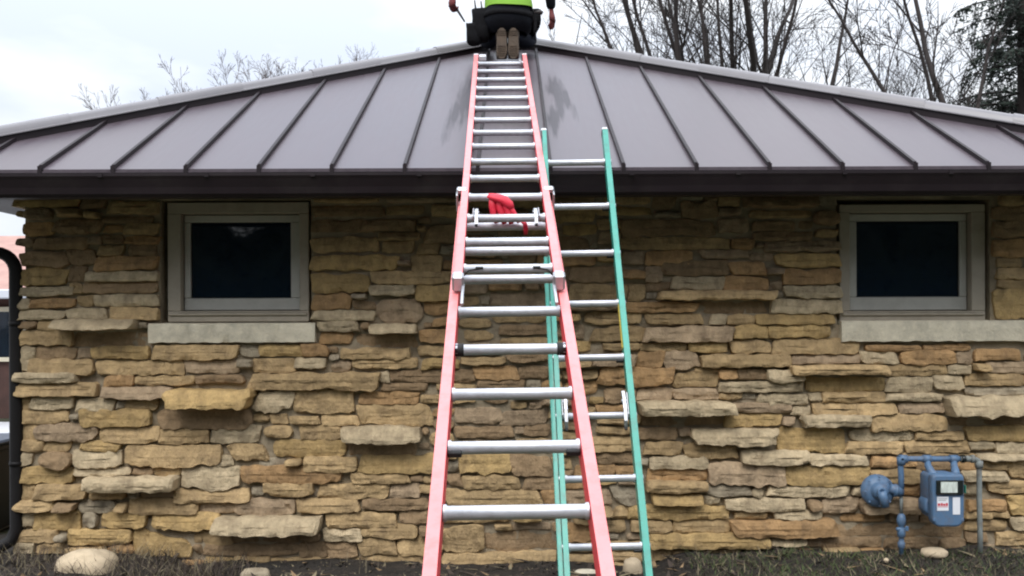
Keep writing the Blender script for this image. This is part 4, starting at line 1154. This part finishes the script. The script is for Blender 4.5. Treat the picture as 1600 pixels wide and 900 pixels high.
# ------------------------------------------------------------------ neighbouring house and bin at the left edge
NB = empty('neighbour_house', (-12.0, 17.5, 0))
tag(NB, 'low brown neighbouring house with pinkish roof behind the downspout', 'house')
mb = MB(); mb.box((-18, 15.0, -.1), (-7.0, 21, 2.0)); mb.build('wall', M_NBRICK, NB)
mb = MB()
rf = [(-18.6, 14.4, 2.12), (-6.4, 14.4, 2.12), (-6.4, 21.6, 2.12), (-18.6, 21.6, 2.12), (-17, 18, 3.35), (-8.0, 18, 3.35)]
mb.add(rf, [(0, 1, 5, 4), (2, 3, 4, 5), (1, 2, 5), (3, 0, 4), (3, 2, 1, 0)]); mb.build('roof', M_NROOF, NB)
mb = MB(); mb.box((-18.6, 14.30, 1.98), (-6.4, 14.39, 2.13), bevel=.02); mb.build('gutter', M_NGUT, NB)
for x in (-8.55, -12.5):
    wd = empty('window', (x, 14.99, .95), NB)
    mb = MB(); mb.box((x-.55, 14.93, .95), (x+.55, 14.985, 1.02)); mb.box((x-.55, 14.93, 1.78), (x+.55, 14.985, 1.86)); mb.box((x-.55, 14.93, 1.021), (x-.40, 14.985, 1.779)); mb.box((x+.40, 14.93, 1.021), (x+.55, 14.985, 1.779)); mb.build('frame', M_NCREAM, wd)
    mb = MB(); mb.box((x-.40, 14.95, 1.02), (x+.40, 14.98, 1.78)); mb.build('pane', M_GLASS, wd)
bc = Vector((-4.02, 6.85, 0))
bn = empty('rubbish_bin', bc); tag(bn, 'black plastic bin with bluish lid half hidden by the downspout', 'bin')
mb = MB()
prof = [(-.22, -.25), (.22, -.25), (.22, .25), (-.22, .25)]
vv = [bc+Vector((x*s_, y*s_, z_)) for s_, z_ in ((.82, .03), (1.0, .62), (1.05, .63), (1.05, .66)) for x, y in prof]
mb.add(vv, [(a*4+i, a*4+(i+1) % 4, (a+1)*4+(i+1) % 4, (a+1)*4+i) for a in range(3) for i in range(4)]+[(3, 2, 1, 0)]); mb.build('body', M_BIN, bn)
mb = MB(); mb.box(tuple(bc+Vector((-.24, -.28, .662))), tuple(bc+Vector((.24, .27, .70))), bevel=.015); mb.build('lid', M_BINLID, bn)
for s in (-1, 1):
    mb = MB(); mb.lathe(bc+Vector((s*.20, .20, .08)), (s, 0, 0), [(0, .02), (0, .08), (.04, .08), (.04, .02)], 16); mb.build('wheel', M_RUBBER, bn)

# ------------------------------------------------------------------ the worker kneeling at the head of the ladder
M_TROUSER = mat('dark_work_trousers', (.008, .010, .017), rough=.9, spec=.15, var=.35, scale=9, bump=.5, bscale=16, bdist=.02)
M_JACKET = mat('black_jacket', (.006, .007, .010), rough=.9, spec=.15, var=.3, scale=9, bump=.5, bscale=14, bdist=.02)
M_HIVIS = mat('hi_vis_vest', (.19, .38, .030), rough=.8, var=.1, scale=6, bump=.3, bscale=14)
M_SKIN = mat('skin', (.36, .19, .13), rough=.6, var=.1)
M_HANDS = mat('red_brown_glove', (.16, .030, .028), rough=.75, var=.25, scale=20)
M_SOLE = mat('boot_sole', (.072, .050, .033), rough=.85, var=.3, scale=16, bump=.6, bscale=40)
M_BOOT = mat('boot_leather', (.05, .035, .024), rough=.7, var=.25, scale=10)
M_POUCH = mat('black_tool_pouch', (.007, .007, .008), rough=.9, spec=.15, var=.4, scale=14, bump=.6, bscale=30)
M_HAIR = mat('knit_cap', (.02, .02, .024), rough=.95, var=.3, scale=20)
M_HANDLE = mat('tool_handle', (.035, .028, .027), rough=.55, var=.2)
PX = -.028
per = empty('person', (PX, 7.72, rz(7.72)))
tag(per, 'worker in lime safety vest and dark trousers kneeling at the top of the pink ladder', 'person')
J = {}      # joints: position, radius
def J_(n, x, y, z_, rx, ry=None): J[n] = (Vector((PX+x, y, z_)), (rx, ry or rx))
J_('pelvis', 0, 7.77, 4.155, .165, .125); J_('waist', 0, 7.78, 4.34, .165, .12); J_('chest', 0, 7.84, 4.56, .175, .13); J_('upper', 0, 7.88, 4.72, .14, .10)
J_('neck', 0, 7.90, 4.84, .055); J_('head0', 0, 7.915, 4.91, .075, .085); J_('head1', 0, 7.92, 5.00, .085, .10); J_('head2', 0, 7.91, 5.08, .055, .065)
for s, n in ((-1, 'L'), (1, 'R')):
    J_('hip'+n, s*.105, 7.755, 4.095, .108, .11); J_('thigh'+n, s*.165, 7.94, 4.075, .092); J_('knee'+n, s*.20, 8.12, 4.035, .070)
    J_('calf'+n, s*.155, 7.92, 3.985, .072); J_('ankle'+n, s*.062, 7.72, 3.955, .047)
    J_('sh'+n, s*.185, 7.885, 4.715, .075)
J_('elL', -.40, 7.76, 4.52, .056); J_('wrL', -.472, 7.83, 4.36, .040)
J_('elR', .335, 7.75, 4.475, .058); J_('flR', .372, 7.79, 4.33, .052); J_('wrR', .382, 7.83, 4.225, .042)
E = [('pelvis', 'waist'), ('waist', 'chest'), ('chest', 'upper'), ('upper', 'neck'), ('neck', 'head0'), ('head0', 'head1'), ('head1', 'head2')]
for n in 'LR':
    E += [('pelvis', 'hip'+n), ('hip'+n, 'thigh'+n), ('thigh'+n, 'knee'+n), ('knee'+n, 'calf'+n), ('calf'+n, 'ankle'+n), ('upper', 'sh'+n), ('sh'+n, 'el'+n)]
E += [('elL', 'wrL'), ('elR', 'flR'), ('flR', 'wrR')]
names = list(J)
me = bpy.data.meshes.new('body_rig')
me.from_pydata([tuple(J[n][0]) for n in names], [(names.index(a), names.index(b_)) for a, b_ in E], [])
tmp = bpy.data.objects.new('body_rig', me); COL.objects.link(tmp)
sk = tmp.modifiers.new('skin', 'SKIN'); sk.use_smooth_shade = True; sk.branch_smoothing = .6
for i, n in enumerate(names):
    me.skin_vertices[0].data[i].radius = J[n][1]
    me.skin_vertices[0].data[i].use_root = (n == 'pelvis')
ss = tmp.modifiers.new('sub', 'SUBSURF'); ss.levels = 2; ss.render_levels = 2
bpy.context.view_layer.update()
dg = bpy.context.evaluated_depsgraph_get()
bm_ = bpy.data.meshes.new_from_object(tmp.evaluated_get(dg))
bpy.data.objects.remove(tmp)
body_mb = MB()
HEM = 4.212
for p in bm_.polygons:
    c = p.center
    arm = abs(c.x-PX) > .21 and c.z > 4.2
    if c.z > 4.845 and abs(c.x-PX) < .16: mi = 3 if c.z < 5.0 else 4
    elif arm: mi = 1
    elif c.z > HEM+.02: mi = 1
    else: mi = 0
    body_mb.f.append(list(p.vertices)); body_mb.m.append(mi); body_mb.s.append(True)
body_mb.v = [v.co.copy() for v in bm_.vertices]
body_mb.build('body', [M_TROUSER, M_JACKET, M_HIVIS, M_SKIN, M_HAIR], per)
# the vest: the trunk of the body again, a centimetre out, with a clean hem
ves = MB()
def loft(mb, secs, sides=28, mi=0):
    vv = []
    for (cx, cy, cz, rx, ry) in secs:
        for k in range(sides):
            a = 2*math.pi*k/sides
            x, y = math.cos(a), math.sin(a)
            x = math.copysign(abs(x)**.8, x); y = math.copysign(abs(y)**.85, y)
            vv.append((cx+rx*x, cy+ry*y, cz + .006*math.sin(3*a+cz*20)))
    n = len(secs)
    mb.add(vv, [(i*sides+k, i*sides+(k+1) % sides, (i+1)*sides+(k+1) % sides, (i+1)*sides+k) for i in range(n-1) for k in range(sides)], mi, True)
loft(ves, [(PX+.012, 7.76, HEM-.012, .208, .168), (PX+.01, 7.77, HEM+.03, .209, .169), (PX, 7.78, 4.36, .196, .156), (PX, 7.83, 4.58, .205, .16), (PX, 7.87, 4.70, .19, .14), (PX, 7.89, 4.80, .12, .10), (PX, 7.895, 4.83, .085, .08)])
vest = ves.build('safety_vest', M_HIVIS, per)
# jacket tail and tool belt below the vest
jk = MB(); loft(jk, [(PX, 7.77, 3.99, .165, .10), (PX, 7.765, 4.02, .20, .135), (PX, 7.755, 4.08, .214, .155), (PX, 7.755, 4.12, .216, .160), (PX, 7.76, 4.17, .207, .160), (PX, 7.77, 4.24, .19, .15)]); jk.build('jacket_tail', M_JACKET, per)
bl = MB(); loft(bl, [(PX, 7.755, 4.115, .214, .160), (PX, 7.755, 4.116, .222, .167), (PX, 7.76, 4.160, .220, .168), (PX, 7.76, 4.161, .205, .158)]); belt = bl.build('tool_belt', M_POUCH, per)
def pouch(cx, cy, cz, hx, hy, hz, seed):
    rg = random.Random(seed); mb = MB()
    vv = []
    for j, (s_, t) in enumerate(((.70, -1), (.95, -.8), (1.05, -.2), (1.0, .5), (1.08, 1.0))):
        for k in range(14):
            a = 2*math.pi*k/14
            x, y = math.cos(a), math.sin(a)
            x = math.copysign(abs(x)**.6, x); y = math.copysign(abs(y)**.6, y)
            jx = 1+.10*noise.noise(Vector((x*2, y*2, t*2+seed)))
            vv.append((cx+hx*s_*x*jx, cy+hy*s_*y*jx, cz+hz*t+rg.uniform(-.006, .006)))
    mb.add(vv, [(j*14+k, j*14+(k+1) % 14, (j+1)*14+(k+1) % 14, (j+1)*14+k) for j in range(4) for k in range(14)]+[tuple(range(14))[::-1], tuple(4*14+k for k in range(14))], 0, True)
    return mb
pc = pouch(-.255, 7.75, 4.06, .078, .075, .13, 1).build('tool_pouch', M_POUCH, per)
pouch(-.318, 7.74, 3.985, .065, .06, .085, 4).build('tool_pouch', M_POUCH, per)
pouch(.215, 7.76, 4.13, .045, .055, .06, 7).build('tool_pouch', M_POUCH, per)
mb = MB(); mb.tube([(.215, 7.72, 4.16), (.213, 7.71, 4.09), (.208, 7.70, 4.02), (.204, 7.70, 3.97)], [.014, .013, .014, .012], 8); mb.build('hammer_handle', M_POUCH, per)
mb = MB(); mb.tube([(.20, 7.72, 4.165), (.25, 7.72, 4.17), (.275, 7.72, 4.16)], [.018, .022, .016], 8); mb.build('hammer_head', M_HANDLE, per)
for (x, z_) in ((-.30, 4.24), (-.245, 4.23)):
    mb = MB(); mb.tube([(x, 7.74, z_-.06), (x-.012, 7.735, z_+.04)], [.010, .007], 6); mb.build('pouch_tool', M_HANDLE, per)
# boots standing on their toes, soles to the camera
for s in (-1, 1):
    cx = PX+s*.050
    ol = []
    for k in range(24):
        a = 2*math.pi*k/24
        z_ = math.sin(a); x = math.cos(a)
        hw_ = .047 if z_ < -.1 else .040
        if -.1 < z_ < .45: hw_ = .041
        ol.append((cx + math.copysign(abs(x)**.7, x)*hw_, 3.872+math.copysign(abs(z_)**.8, z_)*.137))
    def yy(z_): return 7.600 + (z_-3.735)*.13       # the sole leans away towards the heel
    mb = MB(); n = 24
    mb.add([(x, yy(z_), z_) for x, z_ in ol]+[(x, yy(z_)+.022, z_) for x, z_ in ol], [tuple(range(n))[::-1], tuple(range(n, 2*n))]+[(k, (k+1) % n, n+(k+1) % n, n+k) for k in range(n)])
    for zc, h2 in ((3.765, .006), (3.785, .006), (3.805, .006), (3.825, .006), (3.845, .006), (3.945, .006), (3.963, .006), (3.981, .005)):
        mb.obox((cx, yy(zc)-.002, zc), Vector((1, 0, 0)), Vector((0, .99, .12)).normalized(), Vector((0, -.12, .99)).normalized(), .034, .004, h2, 0, .001)
    boot = empty('boot', (cx, 7.66, 3.75), per)
    mb.build('sole', M_SOLE, boot)
    mb = MB()
    secs = [(3.745, .045, .030), (3.79, .050, .045), (3.85, .047, .055), (3.92, .046, .075), (3.97, .052, .085), (4.00, .050, .07)]
    vv = []
    for z_, rx, ry in secs:
        for k in range(16):
            a = 2*math.pi*k/16
            vv.append((cx+rx*math.cos(a), yy(z_)+.023+ry*(1+math.sin(a))*.62, z_))
    mb.add(vv, [(i*16+k, i*16+(k+1) % 16, (i+1)*16+(k+1) % 16, (i+1)*16+k) for i in range(len(secs)-1) for k in range(16)]+[tuple(range(16))[::-1], tuple(80+k for k in range(16))], 0, True)
    mb.build('upper', M_BOOT, boot)
# gloved hands: palm, four fingers, thumb
def hand(wr, dirn, palm_n, curl, name, s):
    wr, d_ = Vector(wr), Vector(dirn).normalized()
    pn = Vector(palm_n); pn = (pn-d_*pn.dot(d_)).normalized()
    sd_ = d_.cross(pn).normalized()*s
    mb = MB()
    flat_tube(mb, [wr-d_*.03, wr+d_*.01, wr+d_*.05, wr+d_*.09], [.030, .033, .044, .043], pn, .55, 12)
    for k in range(4):
        off = (k-1.5)*.0205
        ln = (.070, .080, .076, .060)[k]
        p0 = wr+d_*.080+sd_*off
        pts_ = [p0]; dd_ = d_.copy(); ang = 0
        for j in range(3):
            ang += curl*(.7+.15*k)
            dd_ = (d_*math.cos(ang)+pn*math.sin(ang))
            pts_.append(pts_[-1]+dd_*ln*(.42, .33, .25)[j])
        mb.tube(pts_, [.0105, .0102, .0095, .0070], 8)
    t0 = wr+d_*.025-sd_*.030
    mb.tube([t0, t0-sd_*.022+d_*.024+pn*.008, t0-sd_*.028+d_*.052+pn*.022, t0-sd_*.018+d_*.072+pn*.034], [.014, .0125, .0115, .008], 8)
    return mb.build(name, M_HANDS, per)
hand((PX-.476, 7.832, 4.35), (-.12, .12, -.99), (.75, .65, 0), .75, 'glove', 1)
hand((PX+.384, 7.832, 4.215), (.10, .05, -.99), (-.8, .4, 0), .28, 'glove', -1)
# face, turned away from the camera
mb = MB(); mb.tube([(PX, 8.005, 5.0), (PX, 8.03, 4.965), (PX, 8.012, 4.955)], [.008, .015, .008], 8)
mb.lathe((PX-.088, 7.925, 4.97), (-1, .2, 0), [(0, .012), (.008, .028), (.014, .026), (.016, .010)], 12); mb.lathe((PX+.088, 7.925, 4.97), (1, .2, 0), [(0, .012), (.008, .028), (.014, .026), (.016, .010)], 12)
mb.build('nose_and_ears', M_SKIN, per)
for s in (-1, 1):
    mb = MB(); mb.lathe((PX+s*.034, 8.0, 4.995), (0, 1, 0), [(0, .012), (.012, .011), (.017, .006)], 10); mb.build('eye', M_LABELW, per)
mb = MB(); mb.tube([(PX-.025, 8.0, 4.915), (PX, 8.012, 4.912), (PX+.025, 8.0, 4.915)], [.004, .006, .004], 6); mb.build('mouth', M_HANDS, per)
cp = MB(); cp.lathe((PX, 7.915, 5.02), (0, -.08, 1), [(-.01, .098), (.0, .104), (.03, .104), (.035, .099), (.07, .088), (.10, .055), (.115, .0)], 20); cp.build('knit_cap', M_HAIR, per)

# the tool in the worker's left hand
mb = MB()
a, b_ = survey(708, 2, 7.87), survey(728, 34, 7.85)
mb.tube([a+(a-b_)*.25, a, a.lerp(b_, .5), b_], [.013, .0135, .011, .007], 8)
per.location.z += CAM_H-1.49
tl = mb.build('hand_tool', M_HANDLE)
tag(tl, 'dark slim hand tool pointing down from the gloved left hand of the worker', 'tool')
